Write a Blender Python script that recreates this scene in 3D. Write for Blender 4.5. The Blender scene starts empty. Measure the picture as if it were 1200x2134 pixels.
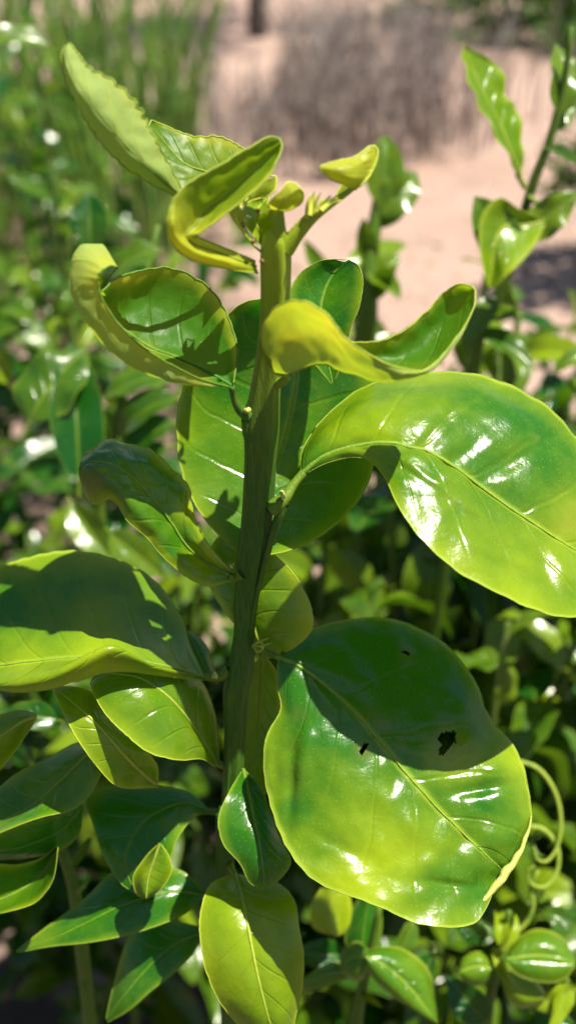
import bpy, bmesh, math, random
from mathutils import Vector, Matrix, noise, Quaternion

random.seed(7)
scene = bpy.context.scene
COL = scene.collection

# ------------------------------------------------------------------ camera
FPX = 2239.0                       # focal length in photo pixels (photo 1200 x 2134)
PITCH = math.radians(-31.0)
CAM = Vector((0, 0, 1.0))
FWD = Vector((0, math.cos(PITCH), math.sin(PITCH)))
UPV = Vector((0, -math.sin(PITCH), math.cos(PITCH)))
RGT = Vector((1, 0, 0))
cd = bpy.data.cameras.new('camera')
cam = bpy.data.objects.new('camera', cd)
COL.objects.link(cam)
cam.location = CAM
cam.rotation_euler = (math.radians(90) + PITCH, 0, 0)
cd.sensor_fit = 'VERTICAL'
cd.sensor_height = 24.0
cd.lens = 24.0 * FPX / 2134.0
cd.clip_start = 0.01
cd.clip_end = 2000
cd.dof.use_dof = True
cd.dof.focus_distance = 0.283
cd.dof.aperture_fstop = cd.lens / 4.2
scene.camera = cam

# ------------------------------------------------------------------ light
SUN_EL = math.radians(70)
SUN_AZ = math.radians(75)          # measured from straight behind the camera towards +X
SUN = Vector((math.cos(SUN_EL) * math.sin(SUN_AZ), -math.cos(SUN_EL) * math.cos(SUN_AZ), math.sin(SUN_EL)))
w = bpy.data.worlds.new('World')
scene.world = w
w.use_nodes = True
nt = w.node_tree
bg = nt.nodes['Background']
sky = nt.nodes.new('ShaderNodeTexSky')
sky.sky_type = 'NISHITA'
sky.sun_disc = False
sky.sun_elevation = SUN_EL
sky.sun_rotation = math.atan2(SUN.x, SUN.y)
nt.links.new(sky.outputs[0], bg.inputs[0])
bg.inputs[1].default_value = 0.05
sl = bpy.data.lights.new('sun', 'SUN')
sl.energy = 5.0
sl.angle = math.radians(0.53)
sl.color = (1.0, 0.94, 0.80)
so = bpy.data.objects.new('sun', sl)
COL.objects.link(so)
so.rotation_euler = SUN.to_track_quat('Z', 'Y').to_euler()
scene.view_settings.view_transform = 'Standard'
scene.view_settings.look = 'None'
scene.view_settings.gamma = 1.0
scene.view_settings.use_curve_mapping = False
scene.view_settings.exposure = 1.2
scene.render.engine = 'CYCLES'
scene.cycles.use_denoising = True
scene.cycles.max_bounces = 10
scene.cycles.transmission_bounces = 6
scene.cycles.sample_clamp_indirect = 6.0


def P(px, py, z):
    """photo pixel + distance along the view axis (metres) -> world point"""
    return CAM + FWD * z + RGT * ((px - 600) / FPX * z) + UPV * (-(py - 1067) / FPX * z)


# ------------------------------------------------------------------ materials
class NB:
    def __init__(self, name):
        self.m = bpy.data.materials.new(name)
        self.m.use_nodes = True
        self.t = self.m.node_tree
        self.t.nodes.clear()
        self.out = self.t.nodes.new('ShaderNodeOutputMaterial')

    def n(self, kind, **kw):
        nd = self.t.nodes.new('ShaderNode' + kind)
        for k, v in kw.items():
            setattr(nd, k, v)
        return nd

    def put(self, sock, val):
        if isinstance(val, (int, float, tuple, list)):
            if hasattr(sock.default_value, '__len__') and not isinstance(val, (tuple, list)):
                val = (val,) * len(sock.default_value)
            if hasattr(sock.default_value, '__len__') and len(sock.default_value) == 4 and len(val) == 3:
                val = tuple(val) + (1,)
            sock.default_value = val
        else:
            self.t.links.new(val, sock)

    def math(self, op, a, b=0.0, c=None, clamp=False):
        nd = self.n('Math', operation=op, use_clamp=clamp)
        self.put(nd.inputs[0], a)
        self.put(nd.inputs[1], b)
        if c is not None:
            self.put(nd.inputs[2], c)
        return nd.outputs[0]

    def mix(self, f, a, b, mode='MIX'):
        nd = self.n('Mix', data_type='RGBA', blend_type=mode)
        self.put(nd.inputs[0], f)
        self.put(nd.inputs[6], a)
        self.put(nd.inputs[7], b)
        return nd.outputs[2]

    def ramp(self, x, lo, hi):
        nd = self.n('MapRange', interpolation_type='SMOOTHSTEP')
        self.put(nd.inputs[0], x)
        nd.inputs[1].default_value = lo
        nd.inputs[2].default_value = hi
        return nd.outputs[0]

    def noise(self, vec, scale, detail=3.0, rough=0.55, dist=0.0):
        nd = self.n('TexNoise')
        if vec is not None:
            self.put(nd.inputs['Vector'], vec)
        nd.inputs['Scale'].default_value = scale
        nd.inputs['Detail'].default_value = detail
        nd.inputs['Roughness'].default_value = rough
        nd.inputs['Distortion'].default_value = dist
        return nd.outputs[0]

    def bump(self, h, strength, dist, normal=None):
        nd = self.n('Bump')
        nd.inputs['Strength'].default_value = strength
        nd.inputs['Distance'].default_value = dist
        self.put(nd.inputs['Height'], h)
        if normal is not None:
            self.put(nd.inputs['Normal'], normal)
        return nd.outputs[0]


def leaf_material(name, green, yellow, under, trans_g, trans_y, rough=0.26, trans=0.38, spec=0.5, use_attr=True,
                  veins=0.5, speck=True, laterals=7.0):
    b = NB(name)
    geo = b.n('NewGeometry')
    tc = b.n('TexCoord')
    uv = b.n('UVMap')
    uv.uv_map = 'UVMap'
    sep = b.n('SeparateXYZ')
    b.put(sep.inputs[0], uv.outputs[0])
    u = b.math('ABSOLUTE', b.math('MULTIPLY_ADD', sep.outputs[0], 2.0, -1.0))
    v = sep.outputs[1]
    obj = tc.outputs['Object'] if use_attr else geo.outputs['Position']
    pos = geo.outputs['Position']
    # pinnate veins
    wob = b.math('MULTIPLY', b.noise(pos, 70.0, 2.0), 0.25)
    ph = b.math('ADD', b.math('MULTIPLY_ADD', v, laterals, b.math('MULTIPLY', b.math('POWER', u, 0.8), -1.7)), wob)
    fr = b.math('ABSOLUTE', b.math('SUBTRACT', b.math('FRACT', ph), 0.5))
    vein = b.math('SUBTRACT', 1.0, b.ramp(fr, 0.0, 0.075))
    vein = b.math('MULTIPLY', vein, b.math('SUBTRACT', 1.0, b.ramp(u, 0.55, 0.95)))
    mid = b.math('SUBTRACT', 1.0, b.ramp(u, 0.0, 0.05))
    edge = b.ramp(u, 0.955, 0.995)
    # tint: per vertex (near leaves) or per object (far leaves)
    at = b.n('Attribute')
    if use_attr:
        at.attribute_type = 'GEOMETRY'
        at.attribute_name = 'yel'
    else:
        at.attribute_type = 'OBJECT'
        at.attribute_name = 'tint'
    mott = b.noise(pos, 85.0, 4.0, 0.6, 0.4)
    mott2 = b.noise(pos, 320.0, 3.0, 0.6)
    y = b.math('ADD', at.outputs['Fac'], b.math('MULTIPLY_ADD', mott, 0.55, -0.30))
    y = b.math('ADD', y, b.math('MULTIPLY_ADD', mott2, 0.12, -0.06))
    if use_attr:
        y = b.math('ADD', y, b.math('MULTIPLY_ADD', b.noise(pos, 38.0, 2.0, 0.5, 0.8), 0.55, -0.28))
    y = b.math('ADD', y, b.math('MULTIPLY', vein, 0.10 * veins), clamp=True)
    top = b.mix(y, green, yellow)
    lightv = tuple(min(1.0, c * 1.25 + 0.02) for c in yellow)
    top = b.mix(b.math('MULTIPLY', mid, 0.55), top, lightv)
    top = b.mix(b.math('MULTIPLY', edge, 0.6), top, tuple(min(1, c * 1.15 + .03) for c in yellow))
    vor = b.n('TexVoronoi')
    b.put(vor.inputs['Vector'], pos)
    vor.inputs['Scale'].default_value = 900.0
    vor.inputs['Randomness'].default_value = 1.0
    dot = b.math('SUBTRACT', 1.0, b.ramp(vor.outputs['Distance'], 0.06, 0.20))
    if speck:
        top = b.mix(b.math('MULTIPLY', dot, 0.22), top, tuple(min(1, c * 1.6 + .05) for c in yellow))
    if use_attr:
        bl = b.n('Attribute')
        bl.attribute_name = 'scar'
        sc = b.math('MULTIPLY', bl.outputs['Fac'], b.math('ADD', 0.6, mott2), clamp=True)
        top = b.mix(sc, top, (0.16, 0.115, 0.03))
    und = b.mix(b.math('MULTIPLY', y, 0.65), under, tuple(c * 1.05 for c in yellow))
    und = b.mix(b.math('MULTIPLY', b.math('MAXIMUM', vein, mid), 0.35), und, lightv)
    colr = b.mix(geo.outputs['Backfacing'], top, und)
    tcol = b.mix(y, trans_g, trans_y)
    tcol = b.mix(b.math('MULTIPLY', b.math('MAXIMUM', vein, mid), 0.25), tcol, tuple(c * 0.55 for c in trans_y))
    # relief: veins, fine leather grain, oil glands
    h = b.math('ADD', b.math('MULTIPLY', vein, -1.3 * veins), b.math('MULTIPLY', mott2, 0.55))
    h = b.math('ADD', h, b.math('MULTIPLY', b.noise(pos, 1100.0, 3.0, 0.6), 0.14))
    h = b.math('ADD', h, b.math('MULTIPLY', dot, 0.05))
    if use_attr:
        net = b.n('TexVoronoi', feature='DISTANCE_TO_EDGE')
        nv_ = b.n('VectorMath', operation='ADD')
        b.put(nv_.inputs[0], pos)
        wob3 = b.n('TexNoise')
        wob3.inputs['Scale'].default_value = 200.0
        b.put(wob3.inputs['Vector'], pos)
        sc3 = b.n('VectorMath', operation='SCALE')
        b.put(sc3.inputs[0], wob3.outputs['Color'])
        sc3.inputs['Scale'].default_value = 0.006
        b.put(nv_.inputs[1], sc3.outputs[0])
        b.put(net.inputs['Vector'], nv_.outputs[0])
        net.inputs['Scale'].default_value = 260.0
        h = b.math('ADD', h, b.math('MULTIPLY', b.ramp(net.outputs['Distance'], 0.0, 0.3), 0.10))
    nrm = b.bump(h, 0.55, 0.00045)
    pr = b.n('BsdfPrincipled')
    b.put(pr.inputs['Base Color'], colr)
    rg = b.math('ADD', b.math('MULTIPLY', geo.outputs['Backfacing'], 0.25), b.math('MULTIPLY_ADD', mott, 0.12, rough - 0.06))
    b.put(pr.inputs['Roughness'], rg)
    pr.inputs['IOR'].default_value = 1.45
    pr.inputs['Specular IOR Level'].default_value = spec
    b.put(pr.inputs['Normal'], nrm)
    tr = b.n('BsdfTranslucent')
    b.put(tr.inputs['Color'], tcol)
    mx = b.n('MixShader')
    mx.inputs[0].default_value = trans
    b.t.links.new(pr.outputs[0], mx.inputs[1])
    b.t.links.new(tr.outputs[0], mx.inputs[2])
    b.t.links.new(mx.outputs[0], b.out.inputs[0])
    return b.m


GREEN = (0.020, 0.105, 0.004)
YELLOW = (0.24, 0.32, 0.004)
M_LEAF = leaf_material('citrus_leaf', GREEN, YELLOW, (0.05, 0.14, 0.02), (0.04, 0.34, 0.004), (0.42, 0.56, 0.006), rough=0.23, spec=0.5, trans=0.21)
M_YOUNG = leaf_material('young_citrus_leaf', (0.030, 0.125, 0.005), (0.36, 0.385, 0.022), (0.26, 0.35, 0.085),
                        (0.30, 0.50, 0.01), (0.75, 0.72, 0.03), rough=0.42, trans=0.42, spec=0.3)
M_BACK = leaf_material('hedge_leaf', (0.006, 0.054, 0.004), (0.19, 0.27, 0.005), (0.03, 0.09, 0.012),
                       (0.04, 0.28, 0.004), (0.42, 0.50, 0.006), rough=0.24, trans=0.20, spec=0.5, use_attr=False, speck=False)


def stem_material(name, c1, c2, c3):
    b = NB(name)
    geo = b.n('NewGeometry')
    at = b.n('Attribute')
    at.attribute_name = 'yel'
    pos = geo.outputs['Position']
    mp = b.n('Mapping')
    mp.inputs['Scale'].default_value = (1, 1, 0.10)
    b.put(mp.inputs[0], pos)
    st = b.noise(mp.outputs[0], 1400.0, 4.0, 0.6)
    y = b.math('ADD', at.outputs['Fac'], b.math('MULTIPLY_ADD', st, 0.5, -0.25), clamp=True)
    c = b.mix(y, c1, c2)
    c = b.mix(b.ramp(b.noise(pos, 120.0, 4.0), 0.56, 0.75), c, c3)
    vor = b.n('TexVoronoi')
    b.put(vor.inputs['Vector'], pos)
    vor.inputs['Scale'].default_value = 1300.0
    dot = b.math('SUBTRACT', 1.0, b.ramp(vor.outputs['Distance'], 0.1, 0.3))
    c = b.mix(b.math('MULTIPLY', dot, 0.10), c, (0.2, 0.34, 0.06))
    pr = b.n('BsdfPrincipled')
    b.put(pr.inputs['Base Color'], c)
    pr.inputs['Roughness'].default_value = 0.5
    pr.inputs['Specular IOR Level'].default_value = 0.22
    b.put(pr.inputs['Normal'], b.bump(b.math('ADD', st, b.math('MULTIPLY', dot, 0.3)), 0.5, 0.0005))
    b.t.links.new(pr.outputs[0], b.out.inputs[0])
    return b.m


M_STEM = stem_material('green_stem', (0.014, 0.075, 0.009), (0.24, 0.31, 0.015), (0.030, 0.10, 0.010))
M_TWIG = stem_material('woody_stem', (0.03, 0.075, 0.012), (0.24, 0.28, 0.03), (0.08, 0.08, 0.03))
M_RIB = stem_material('leaf_rib', (0.035, 0.14, 0.010), (0.42, 0.45, 0.05), (0.06, 0.17, 0.015))


def plain_material(name, c1, c2, scale, rough=0.8, bumpd=0.0):
    b = NB(name)
    geo = b.n('NewGeometry')
    n1 = b.noise(geo.outputs['Position'], scale, 5.0, 0.65)
    pr = b.n('BsdfPrincipled')
    b.put(pr.inputs['Base Color'], b.mix(b.ramp(n1, 0.3, 0.7), c1, c2))
    pr.inputs['Roughness'].default_value = rough
    if bumpd:
        b.put(pr.inputs['Normal'], b.bump(n1, 0.6, bumpd))
    b.t.links.new(pr.outputs[0], b.out.inputs[0])
    return b.m


M_BUD = plain_material('bud_scale', (0.42, 0.44, 0.10), (0.30, 0.36, 0.06), 900, 0.6, 0.0005)
M_FRASS = plain_material('dry_brown_scrap', (0.10, 0.05, 0.02), (0.22, 0.13, 0.05), 1500, 0.8)
M_DRY = plain_material('dry_weed_stalk', (0.46, 0.40, 0.37), (0.12, 0.09, 0.08), 14, 0.9)
M_DRYLEAF = plain_material('fallen_leaf', (0.36, 0.24, 0.14), (0.22, 0.13, 0.07), 60, 0.8)
M_STONE = plain_material('pebble', (0.38, 0.29, 0.23), (0.25, 0.19, 0.15), 40, 0.9, 0.003)
M_BARK = plain_material('tree_bark', (0.045, 0.035, 0.03), (0.08, 0.06, 0.05), 25, 0.9, 0.01)
M_GRASS = plain_material('green_weed_blade', (0.04, 0.14, 0.012), (0.15, 0.24, 0.02), 8, 0.5)

# ground
b = NB('sandy_soil')
geo = b.n('NewGeometry')
pos = geo.outputs['Position']
n1 = b.noise(pos, 1.3, 5.0, 0.6)
n2 = b.noise(pos, 14.0, 5.0, 0.7)
n3 = b.noise(pos, 120.0, 4.0, 0.7)
c = b.mix(b.ramp(n1, 0.3, 0.72), (0.36, 0.255, 0.215), (0.30, 0.205, 0.168))
c = b.mix(b.math('MULTIPLY', b.ramp(b.noise(pos, 3.5, 4.0, 0.65, 0.5), 0.50, 0.66), 0.5), c, (0.21, 0.145, 0.12))
sp_ = b.n('SeparateXYZ')
b.put(sp_.inputs[0], pos)
wv = b.math('MULTIPLY_ADD', n2, 0.5, -0.25)
bed_shade_l = b.math('MULTIPLY', b.math('SUBTRACT', 1.0, b.ramp(b.math('ADD', sp_.outputs[1], wv), 3.6, 4.6)), b.math('SUBTRACT', 1.0, b.ramp(b.math('ADD', sp_.outputs[0], wv), -0.30, -0.05)))
bed_shade_r = b.math('SUBTRACT', 1.0, b.ramp(b.math('ADD', sp_.outputs[1], wv), 1.0, 1.35))
bed = b.math('MULTIPLY', b.math('MAXIMUM', bed_shade_l, bed_shade_r), b.ramp(b.noise(pos, 6.0, 3.0, 0.6), 0.32, 0.52))
c = b.mix(b.math('MULTIPLY', bed, 0.93), c, (0.045, 0.032, 0.022))  # soil colour darkened in patches under hedge and weeds, painting in their shade
c = b.mix(b.math('MULTIPLY', b.ramp(n2, 0.55, 0.80), 0.5), c, (0.42, 0.315, 0.27))
c = b.mix(b.math('MULTIPLY', b.ramp(n3, 0.5, 0.75), 0.45), c, (0.20, 0.135, 0.105))
pr = b.n('BsdfPrincipled')
b.put(pr.inputs['Base Color'], c)
pr.inputs['Roughness'].default_value = 0.95
pr.inputs['Specular IOR Level'].default_value = 0.15
hh = b.math('ADD', b.math('MULTIPLY', n2, 0.6), b.math('MULTIPLY', n3, 0.25))
b.put(pr.inputs['Normal'], b.bump(hh, 0.8, 0.03))
b.t.links.new(pr.outputs[0], b.out.inputs[0])
M_SOIL = b.m


# ------------------------------------------------------------------ helpers
def link(o, parent=None):
    COL.objects.link(o)
    if parent is not None:
        o.parent = parent
        o.matrix_parent_inverse = Matrix.Translation(parent.matrix_basis.to_translation()).inverted() if parent.parent is None else Matrix()
    return o


def thing(name, label, cat, loc, group=None):
    o = bpy.data.objects.new(name, None)
    o.empty_display_size = 0.02
    o.location = loc
    COL.objects.link(o)
    o['label'] = label
    o['category'] = cat
    if group:
        o['group'] = group
    return o


def child(name, mesh, parent):
    """mesh given in world coordinates, thing roots carry only a translation"""
    o = bpy.data.objects.new(name, mesh)
    COL.objects.link(o)
    o.parent = parent
    root = parent
    while root.parent is not None:
        root = root.parent
    if parent.parent is None and parent.type == 'EMPTY':
        o.location = -Vector(parent.location)
    return o


def mesh_from(name, verts, faces, mat, smooth=True):
    me = bpy.data.meshes.new(name)
    me.from_pydata(verts, [], faces)
    me.materials.append(mat)
    if smooth:
        me.polygons.foreach_set('use_smooth', [True] * len(me.polygons))
    me.update()
    return me


def set_attr(me, name, vals):
    a = me.attributes.new(name, 'FLOAT', 'POINT')
    a.data.foreach_set('value', vals)


def cr(p0, p1, p2, p3, t):
    t2, t3 = t * t, t * t * t
    return 0.5 * ((2 * p1) + (p2 - p0) * t + (2 * p0 - 5 * p1 + 4 * p2 - p3) * t2 + (3 * p1 - p0 - 3 * p2 + p3) * t3)


def spline(pts, t):
    """pts: vectors; t in 0..1 by index"""
    n = len(pts) - 1
    x = min(max(t, 0), 1) * n
    i = min(int(x), n - 1)
    f = x - i
    p1, p2 = pts[i], pts[i + 1]
    p0 = pts[i - 1] if i > 0 else p1 * 2 - p2
    p3 = pts[i + 2] if i + 2 <= n else p2 * 2 - p1
    return cr(p0, p1, p2, p3, f)


def tube_data(pts, radii, sides=8, ridge=0.0, nr=5, twist=0.0, cap=True):
    vs, fs = [], []
    n = len(pts)
    ref = None
    for i in range(n):
        d = (pts[min(i + 1, n - 1)] - pts[max(i - 1, 0)])
        if d.length < 1e-9:
            d = Vector((0, 0, 1))
        d.normalize()
        if ref is None:
            ref = d.orthogonal().normalized()
        ref = (ref - d * ref.dot(d))
        if ref.length < 1e-6:
            ref = d.orthogonal()
        ref.normalize()
        bi = d.cross(ref)
        for k in range(sides):
            a = 2 * math.pi * k / sides + twist * i
            r = radii[i] * (1 + ridge * math.cos(nr * a))
            vs.append(pts[i] + ref * (r * math.cos(a)) + bi * (r * math.sin(a)))
    for i in range(n - 1):
        for k in range(sides):
            k2 = (k + 1) % sides
            fs.append((i * sides + k, i * sides + k2, (i + 1) * sides + k2, (i + 1) * sides + k))
    if cap:
        vs.append(pts[-1] + (pts[-1] - pts[-2]).normalized() * radii[-1] * 0.6)
        t = len(vs) - 1
        for k in range(sides):
            fs.append(((n - 1) * sides + k, (n - 1) * sides + (k + 1) % sides, t))
    return vs, fs


def tube_child(name, parent, pts, radii, mat, sides=8, yel=0.5, ridge=0.0, sub=1, nr=5):
    if sub > 1:
        P2 = [spline(pts, i / (sub * (len(pts) - 1))) for i in range(sub * (len(pts) - 1) + 1)]
        R2 = [spline([Vector((r, 0, 0)) for r in radii], i / (sub * (len(pts) - 1))).x for i in range(sub * (len(pts) - 1) + 1)]
        Y = yel if not isinstance(yel, (list, tuple)) else [
            spline([Vector((q, 0, 0)) for q in yel], i / (sub * (len(pts) - 1))).x for i in range(sub * (len(pts) - 1) + 1)]
        pts, radii, yel = P2, R2, Y
    vs, fs = tube_data(pts, radii, sides, ridge, nr)
    me = mesh_from(name, vs, fs, mat)
    if isinstance(yel, (list, tuple)):
        vals = [yel[min(i // sides, len(yel) - 1)] for i in range(len(vs))]
    else:
        vals = [yel] * len(vs)
    set_attr(me, 'yel', vals)
    return child(name, me, parent)


def zstem(y):
    return 0.245 + (y - 500) * 0.000068


# ------------------------------------------------------------------ traced leaf: K lengthwise lines, base -> tip
def leaf(parent, lines, mat=None, mid=None, young=0.0, blobs=(), crinkle=0.5, bulge=0.0, groove=0.3, nu=28, nv=48,
         under=False, holes=(), scars=(), scallop=0.012, rib=0.5, margin=0.13, petiole=None, edge_yel=0.35, seed=0, nscal=17, ripple=0.0, dents=(), lump=0.10):
    """lines: K lists of (px, py, z_cm) with equal counts; mid = index of the midrib line"""
    mat = mat or M_LEAF
    K = len(lines)
    if mid is None:
        mid = K // 2
    L = [[Vector((p[0], p[1], p[2])) for p in ln] for ln in lines]
    assert len({len(l) for l in L}) == 1, [len(l) for l in L]
    rng = random.Random(seed + 11)
    pix = []
    us = []
    # columns: u in [-1, 1] with the midrib at 0
    for j in range(nu + 1):
        u = -1 + 2 * j / nu
        # denser near the margin
        us.append(u)
    for i in range(nv + 1):
        t = i / nv
        row = [spline(l, t) for l in L]
        r = []
        for u in us:
            x = mid * (1 + u) if u < 0 else mid + u * (K - 1 - mid)
            if K - 1 == 0:
                x = 0
            p = spline(row, x / (K - 1))
            # scalloped margin
            if scallop and abs(u) > 0.6:
                s = abs(math.sin(math.pi * (t * nscal + 0.35 * math.sin(t * 13 + seed)))) * math.sin(math.pi * t) ** 0.3
                e = row[0] if u < 0 else row[-1]
                c = row[mid]
                k = scallop * (s - 0.6) * ((abs(u) - 0.6) / 0.4)
                p = p + (e - c) * k
            r.append(p)
        pix.append(r)
    pos = [[P(p.x, p.y, p.z * 0.01) for p in r] for r in pix]

    def normals():
        N = []
        for i in range(nv + 1):
            r = []
            for j in range(nu + 1):
                a = pos[min(i + 1, nv)][j] - pos[max(i - 1, 0)][j]
                c = pos[i][min(j + 1, nu)] - pos[i][max(j - 1, 0)]
                n = a.cross(c)
                if n.length < 1e-12:
                    n = Vector((0, 0, 0))
                else:
                    n.normalize()
                r.append(n)
            N.append(r)
        return N
    N = normals()
    # orientation: the upper leaf face looks to the camera on average (or away if under)
    s = 0
    for i in range(4, nv - 3, 3):
        for j in range(2, nu - 1, 2):
            s += N[i][j].dot((CAM - pos[i][j]).normalized())
    sg = 1 if s > 0 else -1
    if under:
        sg = -sg
    off = Vector((seed * 3.7, seed * 1.3, 0))
    for i in range(nv + 1):
        t = i / nv
        env = math.sin(math.pi * min(max(t, 0.0), 1.0)) ** 0.5
        for j in range(nu + 1):
            u = us[j]
            n = N[i][j] * sg
            d = 0.0
            q = pos[i][j] * 55 + off
            d += crinkle * noise.noise(q) * env
            d += crinkle * 0.45 * noise.noise(q * 2.7) * env
            d += bulge * math.sin(math.pi * min(1, abs(u))) * env
            d -= groove * math.exp(-(u / 0.13) ** 2) * env
            # raised panels between the lateral veins
            ph = (t * 7 - 1.7 * abs(u) ** 0.8) % 1.0
            d -= 0.22 * math.exp(-((ph - 0.5) / 0.15) ** 2) * env * (1 - abs(u)) * min(1, abs(u) * 6)
            d += lump * noise.noise(q * 6.5) * env
            for (bx, by, rx, ry, an, dep) in dents:
                p_ = pix[i][j]
                ex, ey = p_.x - bx, p_.y - by
                if abs(ex) + abs(ey) > 2.6 * (rx + ry):
                    continue
                ca, sa = math.cos(an), math.sin(an)
                e1, e2 = (ex * ca + ey * sa) / rx, (-ex * sa + ey * ca) / ry
                d += dep * math.exp(-e1 * e1 - e2 * e2)
            if ripple:
                d += ripple * max(0, abs(u) - 0.45) * math.sin(t * 31 + seed + u)
            pos[i][j] = pos[i][j] + n * (d * 0.001)
    verts, faces, uvs, yel, scar = [], [], [], [], []
    for i in range(nv + 1):
        for j in range(nu + 1):
            verts.append(pos[i][j])
            uvs.append(((us[j] + 1) / 2, i / nv))
            p = pix[i][j]
            y = young + edge_yel * max(0, abs(us[j]) - 0.72) / 0.28
            for (bx, by, br, bs) in blobs:
                dd = math.hypot(p.x - bx, p.y - by) / br
                y += bs * math.exp(-dd * dd)
            sc = 0.0
            for (bx, by, br, bs) in scars:
                dd = math.hypot(p.x - bx, p.y - by) / br
                sc += bs * math.exp(-dd * dd)
            yel.append(y)
            scar.append(min(1, sc))
    for i in range(nv):
        for j in range(nu):
            a, bq, c, d = i * (nu + 1) + j, i * (nu + 1) + j + 1, (i + 1) * (nu + 1) + j + 1, (i + 1) * (nu + 1) + j
            if holes:
                cx = sum(pix[i + ii][j + jj].x for ii in (0, 1) for jj in (0, 1)) / 4
                cy = sum(pix[i + ii][j + jj].y for ii in (0, 1) for jj in (0, 1)) / 4
                if any(inside(cx, cy, h) for h in holes):
                    continue
            # N = along x across ; face winding so that the normal equals sg * N
            faces.append((a, d, c, bq) if sg > 0 else (a, bq, c, d))
    me = mesh_from('leaf', verts, faces, mat)
    ul = me.uv_layers.new(name='UVMap')
    ul.data.foreach_set('uv', [q for lp in me.loops for q in uvs[lp.vertex_index]])
    set_attr(me, 'yel', yel)
    set_attr(me, 'scar', scar)
    o = child('leaf', me, parent)
    # midrib
    jm = nu // 2
    nn = [N[i][jm] * sg for i in range(nv + 1)]
    step = max(1, nv // 24)
    ids = list(range(0, nv + 1, step))
    rp = [pos[i][jm] + nn[i] * 0.00005 for i in ids]
    rr = [rib * 0.001 * (1 - 0.8 * (i / nv)) for i in ids]
    yy = [min(1, young + 0.12 + 0.1 * i / nv) for i in ids]
    if rib > 0:
        tube_child('midrib', o, rp, rr, M_RIB, 7, yy)
    if margin > 0:
        st2 = max(1, nv // 48)
        bl = [pos[i][0] for i in range(0, nv + 1, st2)] + [pos[i][nu] for i in range(nv, -1, -st2)]
        bl = [p for k, p in enumerate(bl) if k == 0 or (p - bl[k - 1]).length > 1e-6]
        tube_child('margin', o, bl, [margin * 0.001] * len(bl), M_RIB, 5, min(1.0, young * 1.2 + 0.30))
    if petiole:
        pp = [P(a, bq, c * 0.01) for (a, bq, c, _) in petiole]
        pr_ = [wd * 0.5 / FPX * c * 0.01 for (_, _, c, wd) in petiole]
        tube_child('petiole', o, pp, pr_, M_STEM, 9, min(1, young + 0.25), ridge=0.08, sub=5, nr=3)
    return o


def inside(x, y, poly):
    r = False
    n = len(poly)
    for i in range(n):
        x1, y1 = poly[i]
        x2, y2 = poly[(i + 1) % n]
        if (y1 > y) != (y2 > y) and x < (x2 - x1) * (y - y1) / (y2 - y1) + x1:
            r = not r
    return r


def zl(pts, z):
    """polyline of (x, y) pairs plus a depth list or value"""
    if not isinstance(z, (list, tuple)):
        z = [z] * len(pts)
    if len(z) != len(pts):
        z = [spline([Vector((q, 0, 0)) for q in z], i / (len(pts) - 1)).x for i in range(len(pts))]
    return [(p[0], p[1], q) for p, q in zip(pts, z)]


# ------------------------------------------------------------------ ground
def ground_z(x, y):
    return 0.035 * noise.noise(Vector((x * 0.7, y * 0.7, 3.1))) + 0.012 * noise.noise(Vector((x * 3.1, y * 3.1, 1.7)))


xs = [-300, -120, -50, -22, -12, -8] + [-6 + 0.15 * i for i in range(81)] + [8, 12, 22, 50, 120, 300]
ys = [-200, -60, -20, -6, -3] + [-1.5 + 0.15 * i for i in range(84)] + [13, 18, 30, 60, 140, 400]
gv = [Vector((x, y, ground_z(x, y))) for y in ys for x in xs]
gf = [(j * len(xs) + i, j * len(xs) + i + 1, (j + 1) * len(xs) + i + 1, (j + 1) * len(xs) + i)
      for j in range(len(ys) - 1) for i in range(len(xs) - 1)]
g = bpy.data.objects.new('ground', mesh_from('ground', gv, gf, M_SOIL))
COL.objects.link(g)
g['kind'] = 'structure'
g['label'] = 'pinkish sandy bare soil lit by the sun'


# ------------------------------------------------------------------ the main shoot
sb = P(470, 1800, 0.345)
base = Vector((sb.x - 0.01, sb.y + 0.015, ground_z(sb.x, sb.y) - 0.01))
shoot = thing('citrus_shoot', 'thick green citrus shoot with curled yellow-green tip leaves and large glossy spotted leaves', 'plant', base)
STEM = [(584, 474, 16), (581, 482, 40), (574, 505, 58), (573, 560, 62), (571, 640, 57), (562, 740, 55), (551, 820, 60), (544, 890, 70), (541, 960, 64), (537, 1040, 62),
        (531, 1110, 60), (520, 1180, 56), (512, 1260, 46), (507, 1330, 42), (501, 1395, 52), (490, 1450, 50), (489, 1520, 43),
        (486, 1600, 40), (478, 1700, 36), (470, 1800, 36)]
sp = [P(x, y, zstem(y)) for x, y, _ in STEM]
sr = [wd * 0.5 / FPX * zstem(y) for _, y, wd in STEM]
sy = [1.0, 1.0, 1.0, 0.95, 0.8, 0.55, 0.35, 0.2, 0.15, 0.12, 0.1, 0.1, 0.1, 0.1, 0.1, 0.15, 0.15, 0.15, 0.1, 0.1]
sp += [sp[-1] * 0.7 + base * 0.3, sp[-1] * 0.3 + base * 0.7, base.copy()]
sr += [0.003, 0.0036, 0.0045]
sy += [0.1, 0.05, 0.05]
tube_child('stem', shoot, sp, sr, M_STEM, 28, sy, ridge=0.11, sub=6, nr=5)


RIDGES = [[(578, 560, 5), (572, 660, 9), (566, 760, 11), (557, 860, 13), (553, 960, 12), (549, 1050, 12), (540, 1130, 11), (526, 1210, 10), (514, 1290, 9), (508, 1370, 6)],
          [(592, 1052, 22), (577, 1088, 20), (560, 1140, 16), (545, 1200, 13), (530, 1262, 10), (522, 1320, 6)],
          [(512, 875, 20), (516, 920, 15), (518, 980, 12), (514, 1060, 11), (507, 1130, 10), (498, 1200, 9), (494, 1300, 6)],
          [(500, 1400, 8), (488, 1450, 12), (480, 1520, 11), (477, 1600, 9), (472, 1700, 6)]]


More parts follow.
